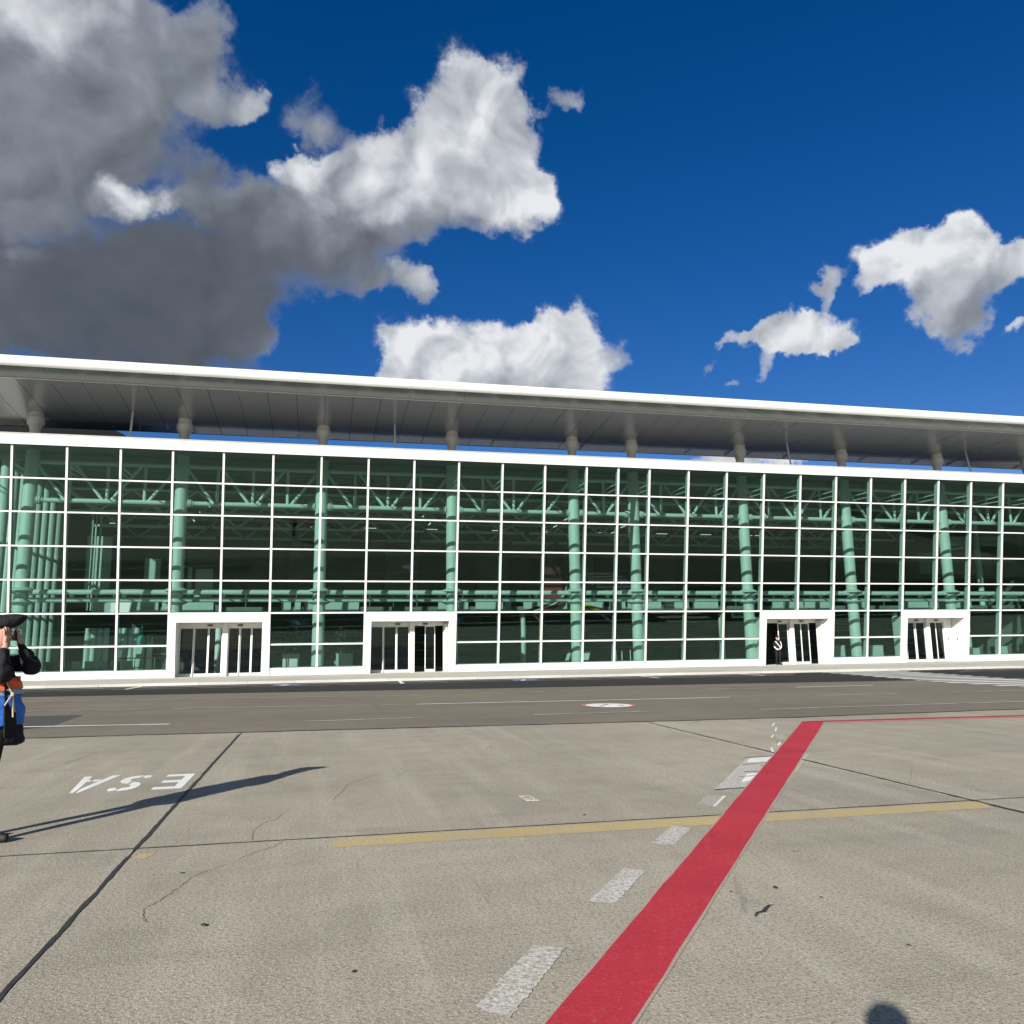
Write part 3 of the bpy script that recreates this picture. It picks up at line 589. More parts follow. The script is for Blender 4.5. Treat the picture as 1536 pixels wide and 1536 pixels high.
# ------------------------------------------------------------------ door portals
YD = FD+0.62
for pi, (a, b) in enumerate(PORTALS):
    xa, xb = mx(a), mx(b); ia, ib = xa+0.35, xb-0.35; sT = 3.263-0.046; sO = 2.80; zt = Z0+sO*math.cos(TILT)
    m = MB(); fbox(m, xa-0.055, ia, 0.0, sT, -0.04, 0.11); fbox(m, ib, xb+0.055, 0.0, sT, -0.04, 0.11); fbox(m, ia, ib, sO, sT, -0.04, 0.11)
    por = m.build('door_portal', M['metal'], term, bevel=0.012)
    yf = lambda z: FP(0, (z-Z0)/math.cos(TILT), -0.042).y
    for xs_, nm in (((ia-0.12, ia), 'jamb'), ((ib, ib+0.12), 'jamb')):
        m = MB().prism_x([(yf(Z0), Z0), (yf(zt+0.1), zt+0.1), (YD+0.12, zt+0.1), (YD+0.12, Z0)], *xs_); m.build(nm, M['jamb'], por)
    MB().box(ia+0.002, ib-0.002, yf(zt)+0.0, YD-0.05, zt+0.003, zt+0.09).build('portal_ceiling', M['jamb'], por)
    zh = zt-0.24
    MB().box(ia+0.002, ib-0.002, YD-0.03, YD+0.16, zh, zt).build('door_header', M['jamb'], por)
    W = ib-ia
    for q in (0.36, 0.72):
        MB().box(ia+W*q-0.13, ia+W*q+0.13, YD-0.085, YD-0.032, zt-0.17, zt-0.10).build('door_sensor', M['black'], por)
    MB().box(ia+0.002, ib-0.002, yf(Z0)+0.01, YD+0.6, 0.06, Z0+0.006).build('threshold', M['pave'], por)
    xc = ia+W*0.545
    MB().box(xc-0.13, xc+0.13, YD-0.16, YD+0.06, Z0+0.006, zt-0.002).build('door_post', M['jamb'], por)
    def leaf(x0, x1, y, rail=0.13, st=0.045):
        z0, z1 = Z0+0.015, zh-0.004
        m = MB().box(x0, x0+st, y, y+0.05, z0, z1).box(x1-st, x1, y, y+0.05, z0, z1).box(x0+st, x1-st, y, y+0.05, z0, z0+rail).box(x0+st, x1-st, y, y+0.05, z1-0.05, z1)
        m.build('door_leaf', M['jamb'], por)
        MB().box(x0+st, x1-st, y+0.018, y+0.03, z0+rail, z1-0.05).build('door_glass', M['doorglass'], por)
    lw = (xc-0.13-ia-0.02)/3; rw = (ib-0.02-xc-0.13)/3
    cfgL = {0: (0, 1, 2), 1: (0, 1, 2), 2: (), 3: (0, 1, 2)}[pi]
    for k in cfgL: leaf(ia+0.02+k*lw, ia+0.02+(k+1)*lw-0.01, YD+0.01+(0.06 if k == 1 else 0))
    if pi == 2: leaf(xc-0.13-lw, xc-0.15, YD+0.08)
    cfgR = {0: (0, 1, 2), 1: (1,), 2: (0, 1), 3: (0, 1)}[pi]
    for k in cfgR: leaf(xc+0.14+k*rw, xc+0.14+(k+1)*rw-0.01, YD+0.01+(0.06 if k == 1 else 0))
    if pi in (1, 2):      # leaves folded against the right-hand jamb
        for k in range(4):
            MB().box(ib-0.10-0.03*k, ib-0.03-0.03*k, YD-0.55+k*0.14, YD-0.47+k*0.14, Z0+0.008, zh+0.1).build('folded_leaf', M['jamb'], por)
    if pi == 3:
        MB().box(ib-0.62, ib-0.03, YD+0.0, YD+0.05, Z0+0.008, zh).build('closed_panel', M['jamb'], por)
        MB().box(ib-0.36, ib-0.30, YD-0.03, YD-0.002, 1.45, 1.62).build('door_handle', M['black'], por)
        MB().box(ib-0.02, ib-0.001, YD-0.42, YD-0.36, 1.45, 1.6).build('call_button', M['black'], por)
# ------------------------------------------------------------------ columns, trusses, tie beams
CY = 45.954
CX = [mx(m_)+0.04 for m_ in (0, 3, 6, 9, 12, 14, 17, 20, 23, 26)]
cm_shaft = MB().tube((0, 0, 0), (0, 0, 12.1), 0.335, n=26).mesh('column', M['steel'], True)
cm_cap = MB().lathe((0, 0, 0), [(0.34, 0.0), (0.27, 0.14), (0.26, 0.98), (0.30, 1.03), (0.31, 1.10), (0.40, 1.22), (0.42, 1.28), (0.42, 1.58), (0.37, 1.62), (0.36, 1.86)], 22).mesh('capital', M['trim'], True)
cm_col = MB().lathe((0, 0, 0), [(0.37, -0.03), (0.62, 0.0), (0.62, 0.05), (0.40, 0.16), (0.37, 0.18)], 22).mesh('collar', M['steel'], True)
cm_rib = MB().lathe((0, 0, 0), [(0.337, -0.02), (0.352, -0.02), (0.352, 0.02), (0.337, 0.02)], 22).mesh('weld_ring', M['steel'], True)
for X in CX:
    c = place('column', cm_shaft, (X, CY, 0.0), parent=term)
    place('capital', cm_cap, (X, CY, 12.05), parent=c)
    place('collar', cm_col, (X, CY, 4.56), parent=c); place('collar', cm_col, (X, CY, 4.02), (math.pi, 0, 0), parent=c)
    for z_ in (4.20, 4.40): place('weld_ring', cm_rib, (X, CY, z_), parent=c)
ZB, ZT = 9.27, 11.3
for a, b in zip(CX[:-1], CX[1:]):
    x0, x1 = a+0.34, b-0.34
    m = MB().tube((x0, CY, ZB), (x1, CY, ZB), 0.125).tube((x0, CY, ZT), (x1, CY, ZT), 0.125); tr = m.build('truss', M['steel'], term, True)
    n_ = 4 if b-a > 5 else 2
    for e in (x0, x1):
        s_ = 1 if e == x0 else -1
        MB().tube((e+s_*0.02, CY, ZB), (e+s_*0.09, CY, ZB), 0.22).tube((e+s_*0.12, CY, ZB), (e+s_*0.19, CY, ZB), 0.22).tube((e+s_*0.24, CY, ZB), (e+s_*0.29, CY, ZB), 0.17).build('flange', M['steel'], tr, True)
    nodes = [a+(b-a)*k/n_ for k in range(n_+1)]
    for k in range(1, n_):
        MB().tube((nodes[k], CY, ZB), (nodes[k], CY, ZT), 0.085).build('vertical', M['steel'], tr, True)
    diag = [(0, 1), (1, 2), (3, 2), (4, 3)] if n_ == 4 else [(0, 1), (2, 1)]
    for t0, b0 in diag:
        s_ = 0.16 if t0 < b0 else -0.16
        MB().tube((nodes[t0]+s_, CY, ZT), (nodes[b0]-s_, CY, ZB), 0.085).build('diagonal', M['steel'], tr, True)
    tb = MB().tube((x0, CY-0.12, 4.49), (x1, CY-0.12, 4.49), 0.14).tube((x0, CY-0.12, 4.09), (x1, CY-0.12, 4.09), 0.125).build('tie_beam', M['steel'], term, True)
    for q in (0.33, 0.67) if n_ == 4 else (0.5,):
        X = a+(b-a)*q
        MB().box(X-0.03, X+0.03, CY-0.16, CY-0.08, 4.2, 4.37).build('spacer', M['steel'], tb)
for m_ in range(MA, MZ+1):      # stays that hold the leaning mullions back to the steelwork
    X = mx(m_)
    p0 = FP(X, 10.62, -0.29); 
    st = MB().tube(p0, (X, CY+0.6, p0.z+0.02), 0.04, n=8).tube(p0-Vector((0, 0, 0.3)), (X, CY+0.6, p0.z-0.22), 0.03, n=8).build('stay_rod', M['steel'], term, True)
    p1 = FP(X, 4.32, -0.29)
    MB().tube(p1, (X, CY-0.2, 4.29), 0.045, n=8).tube((X, CY-0.36, 4.29), (X, CY-0.22, 4.29), 0.10, n=10).build('stay_arm', M['steel'], term, True)
# ------------------------------------------------------------------ wing roof
CX0, CX1 = -18.6, 60.0
nose = [(41.15, 14.31), (40.75, 14.42), (40.45, 14.52), (40.28, 14.58), (40.17, 14.66), (40.14, 14.76), (40.16, 14.86), (40.24, 14.885), (40.245, 14.915), (40.2, 14.94), (40.22, 15.04), (40.34, 15.11), (40.7, 15.16), (41.2, 15.18)]
core = [(41.1, 14.40), (47.9, 13.76), (48.6, 13.84), (50.4, 14.25), (50.9, 14.7), (50.6, 14.95), (47, 15.6), (43.5, 15.42), (41.15, 15.17)]
can = MB().prism_x(core, CX0, CX1).build('wing_roof', M['darkroof'], term)
x = CX0
nose_mesh = None
while x < CX1-0.1:
    L = 2.86; x1 = min(x+L, CX1)
    inner = [(41.2, 14.45), (41.2, 15.13)]
    m = MB()
    n_ = len(nose); vs = [(x+0.004, y, z) for y, z in nose]+[(x1-0.004, y, z) for y, z in nose]
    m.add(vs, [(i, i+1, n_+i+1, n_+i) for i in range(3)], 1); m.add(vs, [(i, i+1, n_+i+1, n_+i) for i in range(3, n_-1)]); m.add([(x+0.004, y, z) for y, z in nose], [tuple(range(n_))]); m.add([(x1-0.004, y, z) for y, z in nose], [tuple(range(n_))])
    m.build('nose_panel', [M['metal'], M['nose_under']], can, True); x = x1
MB().box(CX0, CX1, 41.16, 41.26, 14.275, 14.335).build('light_trim', M['trim'], can)
sp_mesh = None; x = CX0+0.7; pw_ = 1.43
prof = [(41.27, 14.29), (43.5, 14.10), (46.0, 13.86), (47.85, 13.645), (47.95, 13.70), (47.9, 13.75), (46.0, 13.93), (43.5, 14.17), (41.27, 14.37)]
sp_mesh = MB().prism_x([(y-41.27, z-14) for y, z in prof], -pw_/2+0.012, pw_/2-0.012).mesh('soffit_panel', M['soffit'], True)
while x < CX1: place('soffit_panel', sp_mesh, (x, 41.27, 14.0+random.uniform(-0.006, 0.006)), (R(random.uniform(-0.12, 0.12)), R(random.uniform(-0.1, 0.1)), 0), can); x += pw_
for x in (-9.9, 3.85, 28.6, 42.0):
    MB().tube((x, 44.6, 12.0), (x+0.0, 45.0, 14.02), 0.055, n=10).build('drain_pipe', M['frame_in'], term, True)
roof = MB().box(XA, XZ, 43.65, 78, 12.0, 12.25).build('flat_roof', M['roofdeck'], term)
# barrel-topped plant room on the flat roof, left end
pts = [(-24, 12.26), (-11.2, 12.26), (-11.2, 13.3)]+[(-13.2+2.0*math.cos(R(q)), 13.3+1.6*math.sin(R(q))) for q in range(10, 95, 14)]+[(-24, 14.9)]
pr = thing('roof_plant_room', (-15, 54, 12.26), 'dark rounded plant room on the flat roof below the wing roof', 'plant room')
MB().prism_y(pts, 52.5, 58).build('cladding', M['darkroof'], pr)
for x, z in [(-15.0, 13.3), (-13.6, 13.45)]:
    MB().box(x-0.5, x+0.5, 52.42, 52.497, z, z+0.1).build('louvre', M['balus'], pr)

# ------------------------------------------------------------------ hall interior (parts of the terminal)
HB = 74.0
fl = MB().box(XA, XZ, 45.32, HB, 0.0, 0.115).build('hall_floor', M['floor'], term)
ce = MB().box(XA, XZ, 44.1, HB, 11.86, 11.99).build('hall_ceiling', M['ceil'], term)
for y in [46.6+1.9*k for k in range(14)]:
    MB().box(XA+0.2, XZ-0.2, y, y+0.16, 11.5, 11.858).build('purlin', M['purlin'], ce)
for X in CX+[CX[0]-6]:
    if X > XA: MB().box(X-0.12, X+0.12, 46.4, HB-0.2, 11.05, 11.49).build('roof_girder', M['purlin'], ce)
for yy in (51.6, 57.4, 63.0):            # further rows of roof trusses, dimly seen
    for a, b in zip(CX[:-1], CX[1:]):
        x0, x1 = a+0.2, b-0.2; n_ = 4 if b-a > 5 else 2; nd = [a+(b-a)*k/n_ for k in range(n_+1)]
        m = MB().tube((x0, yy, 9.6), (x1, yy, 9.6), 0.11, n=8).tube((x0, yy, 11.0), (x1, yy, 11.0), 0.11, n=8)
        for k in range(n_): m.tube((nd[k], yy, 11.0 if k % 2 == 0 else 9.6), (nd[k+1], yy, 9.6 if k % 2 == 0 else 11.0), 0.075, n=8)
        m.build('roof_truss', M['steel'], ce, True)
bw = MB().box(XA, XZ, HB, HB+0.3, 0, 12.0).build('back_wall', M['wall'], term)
for x in [XA+3+4.2*k for k in range(17)]:
    MB().box(x, x+0.35, HB-0.12, HB-0.002, 0.12, 11.8).build('wall_pilaster', M['dimwall'], bw)
MB().box(XZ, XZ+0.3, 44.5, HB, 0, 12.0).build('end_wall', M['dimwall'], term)
# glazed left end wall with round posts
MB().box(XA, XA+0.2, 55.45, HB, 0, 12.0).build('side_wall', M['wall'], term)
for k in range(5):
    y0 = 45.4+2.0*k
    for z0, z1 in ((0.2, 4.1), (4.15, 8.0), (8.05, 11.9)):
        MB().box(XA+0.02, XA+0.045, y0, y0+1.95, z0, z1).build('side_pane', M['glass'], term)
pm = MB().tube((0, 0, 0), (0, 0, 11.8), 0.26, n=16).mesh('side_post', M['steel'], True)
for k in range(9): place('side_post', pm, (XA+0.85, 47.3+1.32*k, 0.1), parent=term)
for z_ in (3.6, 7.3):
    MB().box(XA+0.5, XA+0.62, 46.5, 62, z_, z_+0.12).build('side_rail', M['steel'], term)
# mezzanine: slab, parapet boards, posts, handrail
mz = MB().box(-13.0, XZ-0.2, 52.3, HB-0.1, 3.72, 4.02).build('mezzanine', M['dimwall'], term)
for x0, x1 in [(-13, -9.4), (-9.2, -6.3), (-2.35, -1.78), (-1.55, -1.2), (-0.95, 2.35), (7.36, 9.3), (9.8, 11.6), (11.75, 12.15), (13.0, 17.0), (17.2, 18.6), (19.0, 20.1), (20.3, 22.7), (23.0, 24.75), (25.0, 26.95), (31.2, 32.0), (32.1, 33.6), (33.75, 36.0), (37.2, 38.9), (41.9, 44.0), (44.2, 47.8)]:
    MB().box(x0, x1, 52.16, 52.28, 3.62, 4.36).build('parapet_board', M['band'], mz)
for x in [-12+1.5*k for k in range(43)]:
    MB().box(x, x+0.05, 52.55, 52.6, 4.02, 5.05).build('handrail_post', M['balus'], mz)
MB().tube((-13, 52.57, 5.08), (XZ-0.3, 52.57, 5.08), 0.035, n=8).build('handrail', M['balus'], mz)
for x in (-6.0, 13.1, 27.5, 41.6, 47.9):
    MB().tube((x, 52.9, 0.11), (x, 52.9, 3.72), 0.2, n=16).build('mezzanine_post', M['steel'], mz, True)
# storey wall behind, with dark openings
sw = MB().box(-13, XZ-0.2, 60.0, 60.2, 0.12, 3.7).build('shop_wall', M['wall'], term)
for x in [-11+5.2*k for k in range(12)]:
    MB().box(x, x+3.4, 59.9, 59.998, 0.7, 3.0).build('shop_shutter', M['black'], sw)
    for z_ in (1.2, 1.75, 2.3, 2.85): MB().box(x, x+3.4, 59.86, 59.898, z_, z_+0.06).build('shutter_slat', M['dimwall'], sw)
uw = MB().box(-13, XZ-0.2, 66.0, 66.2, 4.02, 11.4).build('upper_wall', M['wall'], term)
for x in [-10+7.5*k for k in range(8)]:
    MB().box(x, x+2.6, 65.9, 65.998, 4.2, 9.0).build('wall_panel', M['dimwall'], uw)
# pale bulkhead and deck in the right-hand part
bk = MB().box(46.9, XZ-0.3, 53.6, 53.9, 8.75, 9.45).build('bulkhead', M['band'], term)
MB().box(45.6, XZ-0.3, 54.6, 54.9, 6.6, 8.3).build('bulkhead_wall', M['dimwall'], bk)
MB().tube((46.5, 53.4, 8.25), (XZ-0.4, 53.4, 9.0), 0.07, n=10).build('bulkhead_rail', M['steel'], bk)
for x in (49.6, 53.4): MB().tube((x, 53.0, 4.02), (x, 53.0, 11.0), 0.21, n=14).build('bulkhead_post', M['steel'], bk, True)
# sunlit lining boards at the left end of the hall
for k, (x, y, w_, z0, z1) in enumerate([(-14.9, 57.5, 1.5, 5.2, 8.9), (-14.4, 56.2, 0.12, 4.0, 10.2), (-14.15, 56.2, 0.08, 4.0, 10.2), (-13.9, 56.2, 0.12, 4.0, 10.2), (-11.6, 58.8, 1.0, 6.2, 7.6), (-9.3, 58.6, 0.25, 5.0, 7.2), (-8.8, 58.6, 0.25, 5.0, 7.0), (-8.3, 58.6, 1.1, 5.0, 6.9)]):
    MB().box(x, x+w_, y, y+0.1, z0, z1).build('lining_board', M['band'], term)
# strip lamps under the ceiling (lit in the photograph)
lm = MB().box(-0.5, 0.5, -0.03, 0.03, 0, 0.04).mesh('lamp_tube', M['lamp'])
hs = MB().box(-0.55, 0.55, -0.06, 0.06, 0.042, 0.1).mesh('lamp_housing', M['purlin'])
lp = [(-15.5+k*2.4+(0.7 if k % 3 == 0 else 0), 64.5+(1.0 if k % 2 else 0), 0) for k in range(26) if k % 5 != 4]
lp += [(-9.7+k*0.9, 63.0-3.2*k, 1) for k in range(4)]+[(8.6-k*0.9, 62.5-3.2*k, 1) for k in range(4)]+[(17.5-0.2*k, 62.5-3.4*k, 1) for k in range(3)]+[(23.0-0.4*k, 62-3.4*k, 1) for k in range(3)]
for x, y, d in lp:
    h = place('ceiling_lamp', hs, (x, y, 10.75 if d == 0 else 10.4), (0, 0, R(90) if d else 0), term); 
    place('lamp_tube', lm, (x, y, 10.75 if d == 0 else 10.4), (0, 0, R(90) if d else 0), term).name = 'lamp_tube'
# ------------------------------------------------------------------ things standing in the hall
def counter(x, w_, h_, y, label, group=None, cat='counter'):
    r = thing('service_counter', (x+w_/2, y+0.3, 0.115), label, cat, group)
    MB().box(x, x+w_, y, y+0.05, 0.2, h_).build('front_board', M['band'], r); MB().box(x-0.03, x+w_+0.03, y-0.02, y+0.6, h_+0.002, h_+0.042).build('worktop', M['frame_in'], r)
    MB().box(x+0.02, x+w_-0.02, y+0.052, y+0.58, 0.18, h_-0.002).build('carcass', M['dimwall'], r); MB().box(x+0.05, x+w_-0.05, y+0.06, y+0.55, 0.115, 0.178).build('plinth', M['black'], r)
counter(-2.0, 0.92, 1.15, 48.0, 'white front counter inside the glass, just right of the leftmost doors')
counter(0.92, 0.94, 1.15, 48.0, 'white front counter inside the glass, just left of the second doors')
counter(32.9, 0.85, 1.18, 48.0, 'white counter behind the glass right of the doors where the guard stands')
counter(35.6, 1.05, 1.15, 48.0, 'white counter behind the glass just left of the rightmost doors')
counter(43.75, 0.5, 0.86, 48.0, 'low white counter behind the glass right of the rightmost doors')
counter(46.2, 0.95, 0.95, 48.6, 'pale counter behind the last glass panes at right edge')
ORD = ['first', 'second', 'third', 'fourth', 'fifth', 'sixth', 'seventh']
def seat(x, y, rz, label):
    r = thing('waiting_seat', (x, y, 0.115), label, 'chair', 'waiting seats at left end of the hall', rz)
    def lp_(m, nm, mt, sm=True):
        o = place(nm, m.mesh(nm, mt, sm), (0, 0, 0)); o.parent = r; o.location = (0, 0, 0)
    n = 8; pr_ = []
    for k in range(n+1):
        a = R(-100+k*100/n*1.0); pr_.append((0.30+0.28*math.cos(math.pi+a*0+k/n*1.5)*0+0, 0))
    curve = [(-0.26, 0.40), (-0.05, 0.36), (0.14, 0.37), (0.24, 0.45), (0.30, 0.62), (0.34, 0.86)]
    m = MB(); q = len(curve)
    for w0, w1 in ((-0.24, 0.24),):
        vs = [(w0, y_, z_) for y_, z_ in curve]+[(w1, y_, z_) for y_, z_ in curve]+[(w0, y_+0.03, z_-0.035) for y_, z_ in curve]+[(w1, y_+0.03, z_-0.035) for y_, z_ in curve]
        fs = [(i, i+1, q+i+1, q+i) for i in range(q-1)]+[(2*q+i, 2*q+i+1, 3*q+i+1, 3*q+i) for i in range(q-1)]+[(i, i+1, 2*q+i+1, 2*q+i) for i in range(q-1)]+[(q+i, q+i+1, 3*q+i+1, 3*q+i) for i in range(q-1)]+[(0, q, 3*q, 2*q), (q-1, 2*q-1, 4*q-1, 3*q-1)]
        m.add(vs, fs)
    lp_(m, 'shell', M['seat'])
    for sx in (-0.2, 0.2): lp_(MB().tube((sx, 0.0, 0.33), (sx, -0.18, 0.0), 0.018, n=6).tube((sx, 0.05, 0.33), (sx, 0.24, 0.0), 0.018, n=6), 'leg', M['balus'])
for k in range(7):
    seat(-13.6+0.62*k, 47.7, R(180), ORD[k]+' dark waiting seat from the left in the row behind the glass')
# leaning notice boards and barrier posts in the middle
for k, x in enumerate((15.0, 16.0)):
    r = thing('slanted_board', (x, 48.6, 0.115), ['tilted pale notice board left of the middle column pair', 'tilted pale notice board close behind the middle column'][k], 'notice board')
    MB().hexa([(x-0.35, 48.5, 0.55), (x+0.15, 48.5, 0.55), (x+0.15, 48.54, 0.55), (x-0.35, 48.54, 0.55), (x-0.05, 48.75, 1.1), (x+0.45, 48.75, 1.1), (x+0.45, 48.79, 1.1), (x-0.05, 48.79, 1.1)]).build('board', M['band'], r)
    MB().tube((x, 48.65, 0.12), (x, 48.65, 0.75), 0.03, n=8).box(x-0.2, x+0.2, 48.45, 48.85, 0.116, 0.14).build('stand', M['balus'], r)
for k in range(5):
    x = 17.9+0.48*k
    r = thing('queue_post', (x, 48.4+0.2*(k % 2), 0.115), ORD[k]+' slim pale queue post from the left, behind glass right of the middle column', 'post', 'queue posts in the middle of the hall')
    MB().tube((x, 48.4+0.2*(k % 2), 0.14), (x, 48.4+0.2*(k % 2), 1.12), 0.035, n=8).build('pole', M['band'], r, True); MB().lathe((x, 48.4+0.2*(k % 2), 0.116), [(0.16, 0), (0.16, 0.02), (0.04, 0.03)], 12).build('base', M['balus'], r)
# hanging signs
r = thing('hanging_sign', (25.9, 47.5, 3.1), 'teal arrow sign hung left of the doorway where the guard stands', 'sign')
MB().box(25.45, 26.35, 47.48, 47.56, 3.05, 3.45).build('board', M['band'], r); MB().box(25.5, 26.3, 47.465, 47.478, 3.12, 3.40).build('face', M['teal'], r)
MB().lathe((25.75, 47.46, 3.26), [(0.001, -0.1), (0.1, 0)], 10)
MB().prism_y([(25.62, 3.26), (25.78, 3.38), (25.78, 3.30), (26.2, 3.30), (26.2, 3.22), (25.78, 3.22), (25.78, 3.14)], 47.455, 47.463).build('arrow', M['black'], r)
MB().tube((25.6, 47.52, 3.45), (25.6, 47.52, 3.72), 0.015, n=6).tube((26.2, 47.52, 3.45), (26.2, 47.52, 3.72), 0.015, n=6).build('hanger', M['balus'], r)
r = thing('information_totem', (-9.55, 48.6, 0.115), 'turquoise topped information totem behind glass left of the leftmost doors', 'sign')
MB().box(-9.75, -9.35, 48.55, 48.68, 0.14, 1.75).build('panel', M['band'], r); MB().lathe((-9.55, 48.6, 1.76), [(0.2, 0), (0.22, 0.3), (0.16, 0.5), (0.05, 0.55)], 14).build('head', M['teal'], r, True)
MB().tube((-9.55, 48.75, 0.14), (-9.55, 48.75, 2.95), 0.06, n=10).build('mast', M['teal'], r, True)
for k, x in enumerate((-12.6, -11.0)):
    r = thing('fluted_screen', (x+0.55, 50.0, 0.115), ['pale fluted screen standing furthest left behind the glass', 'pale fluted screen behind the glass beside the turquoise totem'][k], 'screen')
    for q in range(4): MB().tube((x+0.32*q, 50.0, 0.13), (x+0.32*q, 50.0, 2.75), 0.15, n=14).build('flute', M['band'], r, True)
    MB().box(x-0.16, x+1.12, 49.86, 50.14, 0.116, 0.128).build('base', M['balus'], r)
r = thing('guard_rail', (-8.2, 47.6, 0.115), 'slim dark guard rail behind the glass left of the leftmost doors', 'railing')
MB().tube((-10.6, 47.6, 1.1), (-7.6, 47.6, 1.1), 0.03, n=8).build('top_rail', M['black'], r)
for x in (-10.6, -9.6, -8.6, -7.6): MB().tube((x, 47.6, 0.116), (x, 47.6, 1.07), 0.022, n=8).build('upright', M['balus'], r)
# feather shaped wall decoration in front of the mezzanine
r = thing('feather_decoration', (15.0, 51.9, 3.6), 'large maroon and gold feather shapes on the mezzanine behind the middle column', 'wall decoration')
def feather(pts_, w0, mat, y):
    L = []; Q = []
    for i, p_ in enumerate(pts_):
        a = Vector(pts_[max(i-1, 0)]); b = Vector(pts_[min(i+1, len(pts_)-1)]); d = (b-a).normalized(); nn = Vector((-d.y, d.x)); t_ = i/(len(pts_)-1); w_ = w0*math.sin(math.pi*min(1, 0.12+t_*0.88))+0.02
        L.append(Vector(p_)+nn*w_/2); Q.append(Vector(p_)-nn*w_/2)
    MB().prism_y([tuple(v) for v in L]+[tuple(v) for v in Q[::-1]], y, y+0.04).build('feather', mat, r)
def bez(a, b, c, n=10): return [tuple(Vector(a)*(1-t_)**2+Vector(b)*2*t_*(1-t_)+Vector(c)*t_*t_) for t_ in [i/n for i in range(n+1)]]
MB().prism_y([(14.1, 4.5), (15.6, 4.5), (15.6, 6.2), (15.45, 6.75), (15.1, 7.15), (14.6, 7.35), (14.1, 7.35)], 52.0, 52.1).build('arch_panel', M['mdark'], r)
MB().prism_y([(14.15, 4.40), (15.6, 4.40), (15.6, 5.35), (14.15, 5.35)], 51.9, 51.998).build('red_panel', M['mred'], r)
feather(bez((13.0, 3.62), (14.6, 3.7), (15.7, 4.5)), 0.55, M['mdark'], 51.80); feather(bez((13.6, 3.72), (14.7, 3.95), (15.55, 4.5)), 0.10, M['mwhite'], 51.74); feather(bez((14.0, 3.70), (15.0, 3.8), (15.6, 4.35)), 0.12, M['mred'], 51.74)
feather(bez((16.7, 4.3), (17.2, 3.75), (18.5, 3.85)), 0.34, M['mgold'], 51.80); feather(bez((16.9, 4.05), (17.5, 3.62), (18.3, 3.75)), 0.08, M['mdark'], 51.74); feather(bez((16.0, 3.7), (16.25, 4.3), (16.0, 5.3)), 0.45, M['mgold'], 51.86); feather(bez((15.5, 4.6), (15.9, 4.9), (15.85, 5.5)), 0.16, M['mwhite'], 51.76)
# potted plants seen dimly behind the second pair of panes
for k, (x, y) in enumerate([(-1.6, 53.6), (1.3, 53.6)]):
    r = thing('potted_plant', (x, y, 0.115), ['leafy green potted plant in the dim hall right of the leftmost doors', 'leafy green potted plant in the dim hall left of the second doors'][k], 'plant')
    MB().lathe((x, y, 0.116), [(0.28, 0), (0.4, 0.55), (0.36, 0.55)], 14).build('pot', M['band'], r, True)
    m = MB(); rr = random.Random(90+k)
    for q in range(220):
        c_ = Vector((x+rr.gauss(0, 0.42), y+rr.gauss(0, 0.4), 1.75+rr.gauss(0, 0.5))); a = Vector((rr.uniform(-1, 1), rr.uniform(-1, 1), rr.uniform(-0.6, 0.6))).normalized(); b = a.cross(Vector((rr.uniform(-1, 1), rr.uniform(-1, 1), 1))).normalized()
        m.add([c_-a*0.16, c_+b*0.05, c_+a*0.16, c_-b*0.05], [(0, 1, 2, 3)])
    m.build('foliage', M['leaf'], r); MB().tube((x, y, 0.5), (x+0.05, y, 1.8), 0.03, n=7).build('stem', M['cord'], r)

